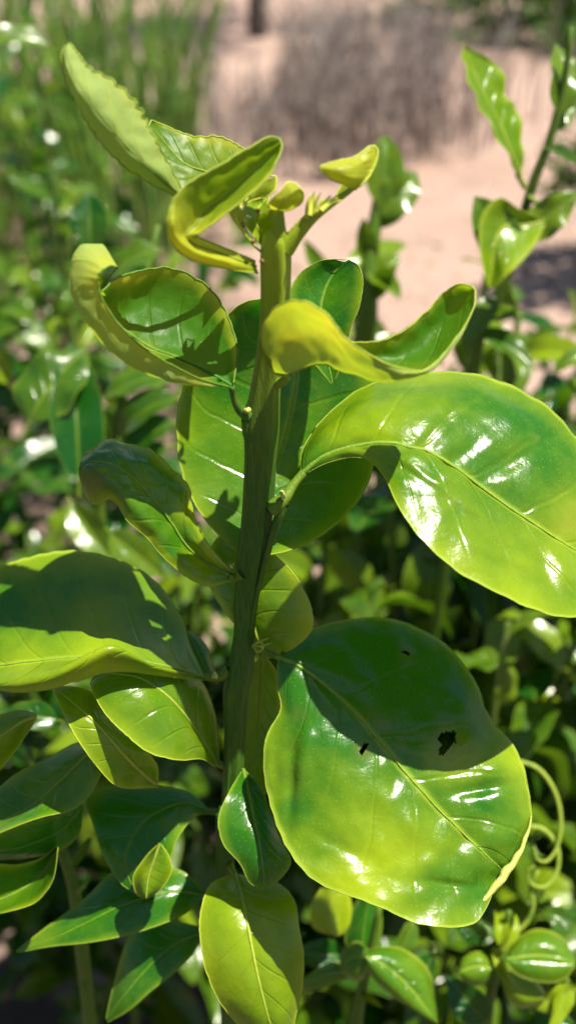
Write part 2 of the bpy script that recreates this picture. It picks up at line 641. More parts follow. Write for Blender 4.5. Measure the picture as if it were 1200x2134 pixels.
def rod(name, parent, pts, mat=M_STEM, yel=0.5, sides=9, ridge=0.05):
    return tube_child(name, parent, [P(a, bq, c * 0.01) for a, bq, c, _ in pts],
                      [wd * 0.5 / FPX * c * 0.01 for _, _, c, wd in pts], mat, sides, yel, ridge=ridge, sub=4)


for rdg in RIDGES:
    rod('stem_ridge', shoot, [(a_, b_, zstem(b_) * 100 - 0.26 * (1 if k not in (0, len(rdg) - 1) else 0.9), w_) for k, (a_, b_, w_) in enumerate(rdg)], M_STEM, 0.16, 10)


def bud(parent, px, py, zc, size, n=4, seed=0, mat=None):
    rng = random.Random(seed)
    vs, fs = [], []
    c = P(px, py, zc * 0.01)
    for k in range(n):
        o = Vector((rng.uniform(-1, 1), rng.uniform(-1, 1), rng.uniform(-1, 1))) * size * 0.55
        s = size * rng.uniform(0.45, 0.75)
        ax = Vector((rng.uniform(-.6, .6), rng.uniform(-.6, .6), 1)).normalized()
        q = Vector((0, 0, 1)).rotation_difference(ax)
        n0 = len(vs)
        for i in range(6):
            th = math.pi * (i + 0.02) / 5.04
            for j in range(8):
                a = 2 * math.pi * j / 8
                p = Vector((math.sin(th) * math.cos(a), math.sin(th) * math.sin(a), 1.35 * math.cos(th) + 0.25 * math.sin(th) ** 2))
                vs.append(c + o + q @ (p * s))
        for i in range(5):
            for j in range(8):
                j2 = (j + 1) % 8
                fs.append((n0 + i * 8 + j, n0 + (i + 1) * 8 + j, n0 + (i + 1) * 8 + j2, n0 + i * 8 + j2))
    child('bud', mesh_from('bud', vs, fs, mat or M_BUD), parent)


# --- tip: two short forks
rod('stem_fork', shoot, [(585, 520, 24.6, 40), (580, 480, 24.3, 34), (577, 440, 24.2, 30), (576, 425, 24.2, 24)], yel=0.8)
rod('stem_fork', shoot, [(595, 520, 24.6, 40), (618, 488, 24.4, 34), (650, 452, 24.2, 28), (690, 424, 24.1, 18), (735, 392, 24.0, 12),
                         (768, 355, 24.0, 9)], yel=0.95)
# feathery flush at the right fork: small scales
for k, (x0, y0, x1, y1) in enumerate([(640, 455, 648, 405), (648, 448, 668, 402), (655, 446, 690, 408), (662, 444, 704, 412), (645, 450, 655, 400), (668, 440, 712, 418)]):
    rod('bud_scale', shoot, [(x0, y0, 24.1 - .05 * k, 12), ((x0 + x1) / 2 - 2, (y0 + y1) / 2 - 4, 23.9, 10), (x1, y1, 23.8, 3)], M_RIB, 0.9, 7)

# yellow pennant leaf on the right fork
leaf(shoot, [zl([(742, 396), (690, 372), (668, 352), (676, 343), (705, 335), (742, 325), (768, 306)], [24.0, 23.7, 23.5, 23.5, 23.6, 23.8, 23.9]),
             zl([(745, 393), (730, 375), (724, 362), (728, 352), (742, 342), (758, 328), (774, 308)], [24.0, 23.6, 23.5, 23.5, 23.6, 23.8, 23.9]),
             zl([(748, 390), (766, 372), (776, 355), (782, 340), (786, 325), (786, 312), (780, 304)], [24.0, 24, 24, 24, 24, 24, 24])],
     M_YOUNG, 2, young=0.85, crinkle=0.15, nu=16, nv=24, rib=0.3, lump=0.45, margin=0.22, seed=1, nscal=9, scallop=0.03)
leaf(shoot, [zl([(690, 428), (700, 405), (712, 385), (722, 378)], 24.6), zl([(694, 424), (712, 405), (728, 390), (738, 384)], 24.3),
             zl([(700, 420), (722, 402), (740, 388), (748, 385)], 24.1)], M_YOUNG, 2, young=0.45, crinkle=0.1, nu=8, nv=12, rib=0.2, lump=0.45, margin=0.22, seed=2)
# small folded leaf on the stub
leaf(shoot, [zl([(575, 440), (560, 432), (566, 415), (585, 398), (600, 380), (615, 382)], [24.2, 23.9, 23.7, 23.6, 23.6, 23.7]),
             zl([(578, 440), (585, 432), (592, 420), (604, 408), (612, 398), (622, 392)], [24.2, 23.8, 23.6, 23.5, 23.5, 23.6]),
             zl([(582, 440), (606, 438), (622, 428), (630, 412), (630, 400), (626, 394)], [24.2, 24.1, 24.0, 23.9, 23.8, 23.7])],
     M_YOUNG, 1, young=0.75, crinkle=0.3, nu=12, nv=18, rib=0.25, lump=0.45, margin=0.22, seed=3)
# cluster between: little green folded leaf with brown scraps
leaf(shoot, [zl([(560, 528), (535, 500), (512, 470), (505, 440), (520, 420), (545, 412)], [24.9, 24.6, 24.4, 24.4, 24.6, 24.8]),
             zl([(562, 527), (548, 495), (535, 470), (532, 448), (540, 430), (552, 418)], [24.9, 24.7, 24.6, 24.6, 24.8, 24.9]),
             zl([(565, 526), (570, 495), (568, 465), (562, 440), (558, 425), (556, 415)], [24.9, 24.5, 24.3, 24.3, 24.5, 24.8])],
     M_LEAF, 1, young=0.6, crinkle=0.3, nu=14, nv=18, rib=0.3, seed=4)
leaf(shoot, [zl([(548, 530), (520, 500), (490, 460), (478, 425), (490, 400)], [24.7, 24.5, 24.4, 24.5, 24.6]),
             zl([(550, 532), (525, 508), (500, 470), (490, 435), (497, 405)], [24.7, 24.3, 24.1, 24.2, 24.4]),
             zl([(552, 534), (532, 512), (512, 480), (502, 440), (505, 408)], [24.7, 24.5, 24.4, 24.5, 24.6])],
     M_YOUNG, 1, young=0.7, crinkle=0.3, nu=10, nv=16, rib=0.3, lump=0.45, margin=0.22, seed=5)
leaf(shoot, [zl([(505, 420), (495, 400), (500, 385), (520, 372), (545, 362)], 25.2), zl([(510, 422), (520, 408), (530, 396), (545, 384), (562, 372)], 25.0),
             zl([(515, 424), (540, 418), (560, 406), (574, 392), (576, 368)], 25.2)], M_YOUNG, 1, young=0.5, crinkle=0.2, nu=10, nv=16, rib=0.3, lump=0.45, margin=0.22, seed=6)
for k in range(7):
    x, y = [(537, 440), (520, 410), (505, 470), (548, 408), (530, 500), (512, 425), (545, 545)][k]
    bud(shoot, x, y, 24.2, 0.0005 if k % 2 else 0.0007, 3, k, M_FRASS if k in (0, 2, 4, 6) else M_BUD)

# long upright leaf, pale underside to the viewer, tip at the top
leaf(shoot, [zl([(560, 470), (480, 430), (395, 412), (352, 342), (318, 283), (295, 228), (246, 176), (192, 142), (166, 114), (148, 90)], [25.6, 25.3, 24.8, 24.3, 24.0, 23.8, 23.6, 23.5, 23.5, 23.6]),
             zl([(560, 472), (478, 436), (385, 410), (320, 360), (265, 305), (225, 258), (183, 208), (152, 160), (140, 125), (138, 96)], [25.6, 25.4, 24.7, 24.0, 23.7, 23.5, 23.3, 23.3, 23.4, 23.5]),
             zl([(560, 474), (476, 442), (372, 408), (292, 370), (232, 318), (186, 262), (152, 204), (132, 154), (128, 118), (136, 96)], [25.6, 25.5, 24.8, 24.3, 24.0, 23.8, 23.7, 23.6, 23.6, 23.6])],
     M_YOUNG, 1, young=0.05, under=True, crinkle=0.7, groove=-0.2, nv=72, rib=0.3, lump=0.45, margin=0.22, seed=7, nscal=24, scallop=0.14, edge_yel=0.5)
# second leaf behind it
leaf(shoot, [zl([(560, 440), (520, 425), (470, 430), (415, 425), (368, 385), (332, 320), (308, 268)], [25.8, 25.8, 25.9, 26, 26, 26, 26.1]),
             zl([(560, 435), (525, 385), (480, 365), (425, 355), (380, 335), (342, 290), (309, 260)], [25.8, 26, 26.1, 26.2, 26.2, 26.2, 26.1]),
             zl([(562, 430), (545, 345), (505, 308), (458, 284), (405, 284), (345, 262), (316, 250)], [25.8, 26.2, 26.4, 26.5, 26.5, 26.4, 26.1])],
     M_YOUNG, 1, young=0.2, crinkle=0.8, nv=48, rib=0.35, lump=0.45, margin=0.22, seed=8, scallop=0.05, edge_yel=0.5)
# hooked leaf: rolled base sweeps left, then the blade turns back up to the right
leaf(shoot, [zl([(538, 570), (470, 560), (402, 542), (360, 510), (350, 470), (358, 425), (385, 388), (440, 352), (505, 316), (556, 287), (582, 288)], [24.7, 24.2, 23.7, 23.2, 22.9, 22.8, 22.9, 23.1, 23.3, 23.5, 23.7]),
             zl([(536, 562), (468, 543), (402, 522), (370, 495), (362, 468), (372, 432), (398, 400), (450, 366), (512, 328), (560, 300), (585, 291)], [24.7, 24.0, 23.4, 23.0, 22.8, 22.9, 23.1, 23.3, 23.5, 23.6, 23.7]),
             zl([(534, 556), (468, 530), (405, 508), (388, 494), (392, 484), (408, 470), (430, 440), (475, 405), (530, 356), (570, 318), (587, 296)], [24.7, 24.2, 23.8, 23.6, 23.6, 23.7, 23.8, 23.9, 23.9, 23.9, 23.8]),
             zl([(532, 544), (468, 516), (414, 494), (402, 490), (404, 490), (420, 482), (450, 460), (500, 420), (552, 378), (578, 335), (588, 302)], [24.7, 24.2, 23.9, 23.6, 23.5, 23.4, 23.4, 23.4, 23.5, 23.6, 23.7])],
     M_YOUNG, 2, young=0.18, crinkle=0.35, nv=80, nu=26, rib=0.3, lump=0.45, margin=0.22, seed=9, edge_yel=0.75, scallop=0.02, nscal=24,
     blobs=[(400, 525, 70, 0.8), (470, 540, 70, 0.7), (360, 470, 40, 0.5)])

# cupped leaf at the left, near edge rolled over
leaf(shoot, [zl([(487, 798), (495, 725), (470, 648), (422, 588), (352, 558), (285, 564), (235, 582), (212, 606), (216, 590)], [25.9, 26.4, 26.7, 26.8, 26.7, 26.3, 25.7, 25.2, 25.0]),
             zl([(485, 801), (458, 745), (412, 690), (355, 648), (300, 625), (258, 622), (228, 618), (210, 600), (214, 580)], [26, 26.5, 26.9, 27, 26.9, 26.5, 25.9, 25.4, 25.1]),
             zl([(483, 804), (435, 774), (375, 748), (312, 722), (265, 690), (228, 655), (205, 615), (196, 580), (205, 560)], [26, 26.2, 26.4, 26.5, 26.4, 26.2, 25.9, 25.5, 25.2]),
             zl([(482, 806), (425, 805), (350, 792), (266, 757), (195, 698), (152, 625), (146, 560), (166, 514), (212, 508)], [26, 25.6, 25.3, 25.1, 24.9, 24.7, 24.5, 24.5, 24.7]),
             zl([(481, 807), (418, 790), (350, 755), (290, 715), (235, 662), (206, 610), (205, 575), (225, 555), (246, 556)], [26, 25.4, 24.9, 24.6, 24.4, 24.2, 24.1, 24.2, 24.5])],
     M_YOUNG, 2, young=-0.12, crinkle=0.7, nv=72, nu=40, rib=0.45, lump=0.45, margin=0.22, seed=10, edge_yel=0.9, scallop=0.02,
     blobs=[(300, 765, 50, 0.6), (205, 705, 55, 0.65), (155, 600, 50, 0.6), (200, 525, 50, 0.5), (400, 800, 40, 0.7), (255, 575, 40, 0.5), (400, 640, 110, -0.2)],
     petiole=[(516, 868, 26.6, 26), (498, 850, 26.4, 22), (487, 825, 26.2, 16), (483, 806, 26.0, 15)])
bud(shoot, 515, 858, 26.3, 0.0009, 5, 21)

# broad leaf behind the stem
leaf(shoot, [zl([(520, 1168), (470, 1128), (420, 1072), (382, 1000), (368, 900), (380, 815), (430, 730), (472, 660), (510, 630), (548, 622)], [28.9, 29.2, 29.5, 29.6, 29.6, 29.5, 29.2, 28.9, 28.7, 28.5]),
             zl([(525, 1165), (500, 1110), (475, 1040), (455, 970), (450, 890), (460, 820), (490, 750), (520, 690), (545, 650), (560, 628)], [28.9, 29.3, 29.7, 29.9, 30, 29.9, 29.7, 29.3, 29, 28.6]),
             zl([(530, 1160), (540, 1100), (560, 1030), (580, 960), (600, 890), (615, 820), (620, 750), (610, 690), (590, 650), (575, 632)], [28.9, 29.4, 29.8, 30.1, 30.2, 30.2, 30, 29.6, 29.2, 28.8]),
             zl([(540, 1160), (600, 1148), (660, 1122), (720, 1075), (765, 1010), (785, 930), (792, 850), (770, 780), (700, 710), (620, 650)], [28.9, 29.5, 29.9, 30.2, 30.4, 30.4, 30.3, 30.1, 29.7, 29.1])],
     M_LEAF, 2, young=0.12, crinkle=0.7, nv=64, nu=40, rib=0.5, seed=11, bulge=0.6, blobs=[(420, 880, 90, 0.12)])
# dark rounded leaf above it
leaf(shoot, [zl([(690, 800), (640, 740), (605, 680), (600, 620), (625, 572), (665, 545), (695, 540)], [28.2, 28, 27.9, 27.9, 28, 28.2, 28.3]),
             zl([(692, 798), (680, 740), (668, 690), (668, 640), (680, 595), (700, 562), (715, 545)], [28.2, 28.2, 28.3, 28.4, 28.5, 28.5, 28.4]),
             zl([(696, 796), (720, 740), (728, 690), (748, 640), (756, 590), (748, 556), (728, 542)], [28.2, 28, 27.9, 27.8, 27.9, 28.1, 28.3])],
     M_LEAF, 1, young=0.05, crinkle=0.6, nv=40, nu=28, rib=0.25, seed=12, edge_yel=0.4)

# S-curved yellow leaf
leaf(shoot, [zl([(597, 787), (548, 722), (560, 655), (618, 624), (678, 652), (714, 698), (768, 738), (828, 766), (890, 768), (950, 705), (985, 642), (990, 606)], [26.2, 24.6, 23.9, 23.4, 23.2, 23.2, 23.3, 23.6, 24.1, 24.4, 24.6, 24.7]),
             zl([(597, 787), (556, 752), (578, 720), (628, 700), (678, 708), (718, 740), (780, 768), (840, 780), (898, 768), (952, 704), (986, 641), (990, 605)], [26.2, 25.1, 24.9, 24.7, 24.2, 23.8, 23.6, 23.7, 24.1, 24.4, 24.6, 24.7]),
             zl([(598, 787), (572, 777), (600, 778), (640, 764), (680, 758), (724, 774), (790, 792), (850, 787), (905, 762), (955, 702), (987, 640), (990, 604)], [26.2, 25.8, 25.4, 25, 24.6, 24.3, 24.1, 24.1, 24.3, 24.5, 24.7, 24.7]),
             zl([(599, 786), (590, 765), (618, 752), (655, 740), (695, 735), (735, 745), (795, 752), (850, 742), (900, 708), (940, 655), (968, 615), (986, 600)], [26.2, 26.0, 25.9, 25.6, 25.3, 25.1, 25.1, 25.1, 25.2, 25.2, 25.0, 24.8]),
             zl([(600, 785), (600, 750), (625, 730), (662, 718), (702, 712), (742, 714), (792, 710), (840, 690), (888, 650), (925, 610), (955, 593), (982, 596)], [26.2, 25.9, 25.9, 25.6, 25.2, 25.0, 24.9, 24.9, 25.0, 25.0, 24.8, 24.7])],
     M_YOUNG, 2, young=0.25, crinkle=0.5, nv=84, nu=36, rib=0.3, lump=0.45, margin=0.22, seed=13, edge_yel=0.5, scallop=0.02, nscal=22,
     scars=[(632, 742, 20, 0.35), (600, 765, 22, 0.3), (660, 738, 12, 0.3)], blobs=[(605, 712, 45, 0.6), (690, 700, 40, 0.2), (945, 645, 55, -0.6), (880, 700, 55, -0.5), (800, 730, 40, -0.3), (690, 690, 60, 0.3)],
     petiole=[(568, 800, 26.4, 26), (585, 797, 26.3, 22), (600, 786, 26.2, 18)])

# big glossy leaf at the right
leaf(shoot, [zl([(627, 985), (632, 935), (668, 880), (730, 824), (815, 786), (905, 776), (1000, 784), (1085, 812), (1155, 862), (1215, 940), (1270, 1050), (1310, 1180)],
                [28.1, 28.8, 29.4, 29.8, 30.0, 30.0, 29.9, 29.8, 29.6, 29.4, 29.3, 29.2]),
             zl([(629, 986), (650, 948), (700, 900), (770, 862), (855, 848), (940, 855), (1030, 885), (1110, 935), (1170, 990), (1220, 1050), (1275, 1120), (1312, 1190)],
                [28.1, 28.2, 28.3, 28.4, 28.5, 28.5, 28.6, 28.6, 28.7, 28.7, 28.8, 29.0]),
             zl([(630, 987), (675, 950), (740, 925), (810, 920), (880, 935), (950, 970), (1020, 1020), (1085, 1070), (1145, 1112), (1205, 1150), (1265, 1180), (1314, 1200)],
                [28.1, 27.95, 27.75, 27.55, 27.4, 27.4, 27.5, 27.6, 27.8, 28.0, 28.4, 28.9]),
             zl([(631, 988), (685, 955), (748, 938), (805, 950), (855, 995), (915, 1050), (985, 1105), (1055, 1150), (1125, 1185), (1190, 1210), (1255, 1215), (1314, 1208)],
                [28.1, 27.9, 27.65, 27.35, 27.0, 26.8, 26.85, 27.0, 27.2, 27.5, 28.0, 28.7]),
             zl([(632, 990), (690, 962), (752, 954), (795, 985), (832, 1062), (885, 1135), (960, 1196), (1040, 1238), (1120, 1272), (1200, 1286), (1265, 1260), (1314, 1215)],
                [28.1, 27.85, 27.6, 27.1, 26.5, 26.1, 26.0, 26.1, 26.3, 26.75, 27.5, 28.5])],
     M_LEAF, 2, young=0.12, crinkle=1.1, nv=120, nu=76, dents=[(880, 905, 100, 13, -0.75, -0.8), (985, 930, 110, 14, -0.6, -0.9), (1090, 950, 100, 14, -0.5, -0.9), (930, 870, 100, 24, -0.7, 0.7), (1040, 900, 100, 24, -0.6, 0.7), (800, 960, 90, 12, 0.5, -0.8), (900, 1010, 110, 10, 0.62, 0.6), (960, 1120, 90, 30, 0.7, 0.6), (1130, 1180, 20, 60, -0.3, -1.0), (1165, 1200, 20, 50, -0.5, 0.9), (1060, 1190, 80, 14, 0.4, -0.6)], rib=0.85, seed=14, edge_yel=0.35, bulge=1.5, groove=0.9,
     blobs=[(800, 900, 70, 0.5), (700, 890, 60, 0.35), (880, 1160, 160, 0.22), (1120, 1210, 120, 0.45), (1190, 1080, 70, 0.4), (900, 820, 60, 0.25)],
     scars=[(1185, 1090, 35, 0.25)],
     petiole=[(566, 1062, 28.1, 40), (590, 1042, 28.0, 30), (612, 1010, 28.05, 20), (632, 986, 28.1, 18)])
bud(shoot, 586, 1030, 27.7, 0.0009, 4, 22)

# dark drooping leaf at the left
leaf(shoot, [zl([(488, 1196), (445, 1148), (412, 1095), (396, 1025), (370, 984), (312, 940), (252, 917), (208, 921), (178, 944)], [29, 28.6, 28.4, 28.4, 28.4, 28.5, 28.6, 28.6, 28.4]),
             zl([(487, 1200), (436, 1158), (398, 1112), (375, 1045), (340, 1005), (290, 962), (240, 940), (200, 938), (172, 955)], [29, 28.6, 28.3, 28.1, 27.9, 27.8, 27.8, 27.8, 27.7]),
             zl([(486, 1203), (430, 1172), (385, 1132), (350, 1080), (310, 1030), (265, 985), (222, 962), (190, 960), (166, 972)], [29, 28.8, 28.4, 28.0, 27.6, 27.4, 27.3, 27.3, 27.3]),
             zl([(485, 1206), (436, 1198), (390, 1170), (348, 1125), (304, 1075), (258, 1028), (215, 995), (185, 985), (166, 992)], [29, 28.7, 28.2, 27.8, 27.4, 27.1, 27.0, 27.1, 27.4]),
             zl([(484, 1210), (440, 1222), (392, 1204), (342, 1162), (298, 1112), (252, 1066), (230, 1040), (205, 1055), (180, 1035)], [29, 28.8, 28.3, 27.9, 27.6, 27.4, 27.4, 27.7, 27.9])],
     M_LEAF, 2, young=0.08, crinkle=0.8, nv=60, nu=36, rib=0.5, lump=0.5, seed=15, edge_yel=0.8, scallop=0.025, ripple=0.8,
     blobs=[(430, 1160, 50, 0.8), (390, 1060, 30, 0.6), (300, 1030, 70, 0.25), (300, 1120, 30, 0.3)], scars=[(190, 1010, 40, 0.5)],
     petiole=[(505, 1195, 28.9, 26), (490, 1204, 29.0, 16), (480, 1203, 28.9, 13)])
bud(shoot, 484, 1180, 28.9, 0.0007, 3, 23)

# large leaf at the left, front half turned under
leaf(shoot, [zl([(425, 1408), (398, 1350), (380, 1290), (335, 1222), (275, 1178), (210, 1155), (140, 1147), (70, 1160), (0, 1180), (-60, 1215), (-110, 1280)], [30.6, 31.2, 31.6, 31.9, 32, 32, 31.9, 31.8, 31.6, 31.4, 31.2]),
             zl([(426, 1409), (385, 1370), (345, 1330), (290, 1290), (230, 1262), (165, 1250), (105, 1250), (45, 1262), (-15, 1285), (-70, 1310), (-112, 1335)], [30.6, 30.7, 30.8, 30.8, 30.8, 30.8, 30.7, 30.7, 30.7, 30.8, 31]),
             zl([(427, 1410), (380, 1396), (330, 1382), (275, 1370), (215, 1366), (160, 1368), (105, 1373), (50, 1380), (0, 1386), (-60, 1388), (-115, 1380)], [30.6, 30.0, 29.4, 29.1, 29.0, 29.0, 29.0, 29.1, 29.3, 29.7, 30.5]),
             zl([(427, 1413), (378, 1402), (328, 1390), (280, 1368), (234, 1350), (185, 1368), (130, 1396), (65, 1416), (0, 1422), (-58, 1412), (-114, 1390)], [30.6, 29.8, 29.0, 28.5, 28.2, 28.1, 28.1, 28.3, 28.7, 29.3, 30.4]),
             zl([(427, 1418), (376, 1414), (325, 1408), (270, 1402), (210, 1404), (150, 1424), (95, 1440), (45, 1444), (0, 1440), (-56, 1425), (-113, 1396)], [30.6, 29.9, 29.2, 28.8, 28.6, 28.4, 28.4, 28.5, 28.8, 29.4, 30.5])],
     M_LEAF, 2, young=0.1, crinkle=0.6, nv=72, nu=40, rib=0.55, seed=16, edge_yel=0.4, bulge=0.4,
     blobs=[(210, 1330, 80, 0.3), (200, 1410, 90, 0.6), (60, 1425, 90, 0.6), (340, 1400, 60, 0.5)],
     petiole=[(478, 1400, 30.6, 30), (455, 1410, 30.6, 20), (425, 1410, 30.6, 15)])
bud(shoot, 448, 1408, 30.3, 0.0009, 4, 24)
leaf(shoot, [zl([(455, 1425), (425, 1415), (398, 1400), (385, 1360), (388, 1325)], 31.8), zl([(456, 1422), (435, 1400), (418, 1370), (405, 1340), (392, 1318)], 31.6),
             zl([(458, 1420), (445, 1390), (435, 1355), (415, 1325), (396, 1315)], 31.9)], M_LEAF, 1, young=0.05, nu=12, nv=16, rib=0.3, seed=17)

# glowing leaf behind the stem, upper
leaf(shoot, [zl([(545, 1378), (505, 1320), (465, 1270), (435, 1215), (432, 1165), (448, 1128), (470, 1108)], [30.9, 30.4, 30.2, 30.1, 30.0, 30.0, 30.1]),
             zl([(547, 1376), (530, 1310), (515, 1250), (505, 1200), (500, 1155), (495, 1125), (485, 1108)], [30.9, 30.5, 30.2, 30.1, 30.0, 30.0, 30.1]),
             zl([(552, 1375), (610, 1352), (650, 1310), (645, 1255), (615, 1200), (570, 1155), (510, 1112)], [30.9, 30.4, 30.1, 30.0, 29.9, 29.9, 30.1])],
     M_LEAF, 1, young=0.4, crinkle=0.6, nv=44, nu=30, rib=0.5, seed=18, edge_yel=0.6, bulge=0.4)
# and lower
leaf(shoot, [zl([(548, 1365), (515, 1400), (505, 1460), (500, 1540), (505, 1600), (530, 1650)], [31, 31.5, 31.9, 32.2, 32.4, 32.5]),
             zl([(550, 1366), (545, 1410), (542, 1470), (540, 1540), (542, 1600), (548, 1655)], [31, 31.7, 32.2, 32.5, 32.7, 32.7]),
             zl([(553, 1368), (578, 1405), (585, 1470), (590, 1540), (588, 1600), (565, 1655)], [31, 31.6, 32.1, 32.4, 32.6, 32.6])],
     M_LEAF, 1, young=0.4, crinkle=0.5, nv=40, nu=24, rib=0.5, seed=19, edge_yel=0.5)
bud(shoot, 545, 1345, 29.9, 0.0009, 6, 25)
for k, (x, y) in enumerate([(535, 1335), (550, 1330), (556, 1340), (540, 1352)]):
    rod('bud_scale', shoot, [(528, 1345, 29.9, 7), ((528 + x) / 2 + 3, y + 6, 29.7, 6), (x + 10, y, 29.6, 2)], M_RIB, 0.6, 6)

# big spotted leaf, lower right
leaf(shoot, [zl([(580, 1366), (600, 1340), (645, 1310), (715, 1290), (785, 1284), (855, 1300), (930, 1348), (990, 1420), (1018, 1495), (1062, 1545), (1094, 1610), (1108, 1690), (1098, 1745), (1075, 1790), (1052, 1818)],
                [30.4, 30.9, 31.3, 31.6, 31.8, 31.9, 31.8, 31.5, 31.2, 30.9, 30.6, 30.3, 30.2, 30.1, 30.0]),
             zl([(580, 1368), (612, 1362), (660, 1355), (720, 1358), (780, 1380), (840, 1415), (900, 1465), (950, 1520), (985, 1575), (1015, 1630), (1040, 1685), (1055, 1735), (1060, 1775), (1056, 1800), (1050, 1818)],
                [30.4, 30.6, 30.8, 30.9, 30.95, 30.9, 30.75, 30.5, 30.25, 30, 29.8, 29.7, 29.75, 29.8, 29.9]),
             zl([(580, 1370), (622, 1386), (665, 1415), (705, 1452), (745, 1492), (785, 1538), (825, 1586), (865, 1632), (905, 1674), (940, 1710), (972, 1742), (1000, 1770), (1020, 1790), (1036, 1804), (1048, 1818)],
                [30.4, 30.35, 30.3, 30.2, 30.05, 29.9, 29.75, 29.6, 29.5, 29.45, 29.4, 29.4, 29.5, 29.65, 29.85]),
             zl([(579, 1372), (602, 1420), (622, 1475), (640, 1530), (665, 1590), (700, 1650), (740, 1705), (785, 1755), (830, 1795), (875, 1825), (918, 1845), (955, 1850), (985, 1848), (1010, 1842), (1040, 1824)],
                [30.4, 30.3, 30.1, 29.8, 29.55, 29.3, 29.1, 28.95, 28.9, 28.9, 28.95, 29.1, 29.3, 29.5, 29.8]),
             zl([(578, 1374), (577, 1430), (585, 1480), (556, 1535), (550, 1610), (566, 1690), (600, 1770), (655, 1835), (730, 1868), (800, 1895), (868, 1925), (935, 1932), (985, 1925), (1008, 1900), (1036, 1840)],
                [30.4, 30.4, 30.3, 30.1, 29.8, 29.4, 29.0, 28.7, 28.5, 28.4, 28.35, 28.4, 28.7, 29.0, 29.7])],
     M_LEAF, 2, young=0.14, crinkle=1.6, nv=170, nu=120, dents=[(1000, 1645, 60, 13, -0.15, -1.3), (1010, 1612, 55, 16, -0.15, 0.7), (822, 1625, 16, 34, 0.3, -0.9), (606, 1640, 12, 70, 0.08, -1.1), (635, 1570, 16, 90, 0.1, 0.8), (925, 1842, 55, 10, 0.12, -0.9), (900, 1800, 50, 20, 0.5, 0.7), (940, 1780, 18, 50, 0.7, -0.8), (700, 1760, 60, 14, 0.5, -0.7), (760, 1640, 60, 30, 0.8, 0.8), (860, 1730, 40, 30, 0.6, 0.8), (680, 1420, 90, 16, 0.5, -0.5), (860, 1400, 90, 20, 0.3, -0.6), (560, 1600, 10, 60, 0, 0.6)], rib=0.6, seed=20, edge_yel=0.3, bulge=0.5, groove=0.5, scallop=0.008, nscal=25,
     blobs=[(830, 1790, 110, 0.6), (600, 1600, 70, 0.25), (760, 1850, 70, 0.25), (700, 1830, 80, 0.3), (950, 1595, 70, 0.5), (1070, 1590, 60, 0.45), (720, 1690, 100, 0.2), (1000, 1650, 50, -0.35), (930, 1650, 40, -0.25), (605, 1690, 35, -0.25), (680, 1780, 45, -0.25), (900, 1840, 60, -0.2), (720, 1400, 160, -0.25), (880, 1420, 120, -0.25)],
     holes=[[(912, 1540), (925, 1524), (948, 1522), (950, 1545), (935, 1562), (918, 1576), (913, 1566), (922, 1552)],
            [(834, 1357), (845, 1358), (853, 1362), (850, 1369), (842, 1366)],
            [(747, 1566), (756, 1550), (766, 1551), (760, 1560), (752, 1576)]],
     scars=[(930, 1548, 34, 0.55), (845, 1362, 16, 0.5), (757, 1562, 18, 0.5), (770, 1490, 22, 0.22), (800, 1515, 26, 0.25), (835, 1545, 16, 0.25), (622, 1490, 20, 0.2), (1000, 1480, 30, 0.3)],
     petiole=[(512, 1335, 30.3, 28), (535, 1350, 30.3, 18), (560, 1362, 30.3, 13), (585, 1372, 30.35, 13)])
# rolled cream margin at its tip
rm = [(1106, 1700), (1101, 1728), (1092, 1750), (1086, 1770), (1075, 1786), (1067, 1802), (1053, 1816), (1045, 1832), (1030, 1848), (1018, 1864), (1005, 1878), (995, 1890)]
rod('rolled_margin', shoot, [(x_, y_, 30.15 - 0.09 * k, [2, 6, 9, 9, 13, 13, 18, 16, 15, 11, 9, 3][k]) for k, (x_, y_) in enumerate(rm)], M_BUD, 1.0, 10, 0.08)

# bright leaf below the left one, curved over
leaf(shoot, [zl([(457, 1592), (455, 1540), (448, 1480), (420, 1420), (370, 1390), (300, 1385), (230, 1395), (195, 1410)], [32.2, 31.8, 31.4, 31.0, 30.6, 30.2, 29.9, 29.8]),
             zl([(455, 1595), (430, 1552), (395, 1500), (350, 1450), (300, 1415), (250, 1405), (215, 1408), (192, 1418)], [32.2, 31.1, 30.2, 29.7, 29.5, 29.5, 29.6, 29.7]),
             zl([(450, 1600), (420, 1582), (370, 1584), (310, 1568), (260, 1528), (222, 1490), (198, 1450), (188, 1425)], [32.2, 30.7, 29.6, 29.1, 28.9, 29, 29.3, 29.6])],
     M_LEAF, 1, young=0.32, crinkle=0.5, nv=48, nu=32, rib=0.6, seed=30, bulge=0.8,
     petiole=[(482, 1600, 32.2, 20), (466, 1596, 32.2, 15), (450, 1588, 32.2, 15)])
# folded yellow leaf beside it
leaf(shoot, [zl([(330, 1640), (250, 1640), (205, 1600), (165, 1545), (135, 1490), (108, 1432)], [31.5, 30.2, 29.6, 29.4, 29.5, 29.9]),
             zl([(325, 1635), (275, 1590), (235, 1545), (200, 1505), (160, 1470), (112, 1430)], [31.5, 30.1, 29.65, 29.5, 29.7, 30.1]),
             zl([(330, 1630), (325, 1590), (280, 1545), (225, 1500), (190, 1440), (118, 1428)], [31.5, 30.4, 30.1, 30.0, 30.1, 30.3])],
     M_LEAF, 1, young=0.5, crinkle=0.5, nv=36, nu=24, rib=0.7, seed=31)

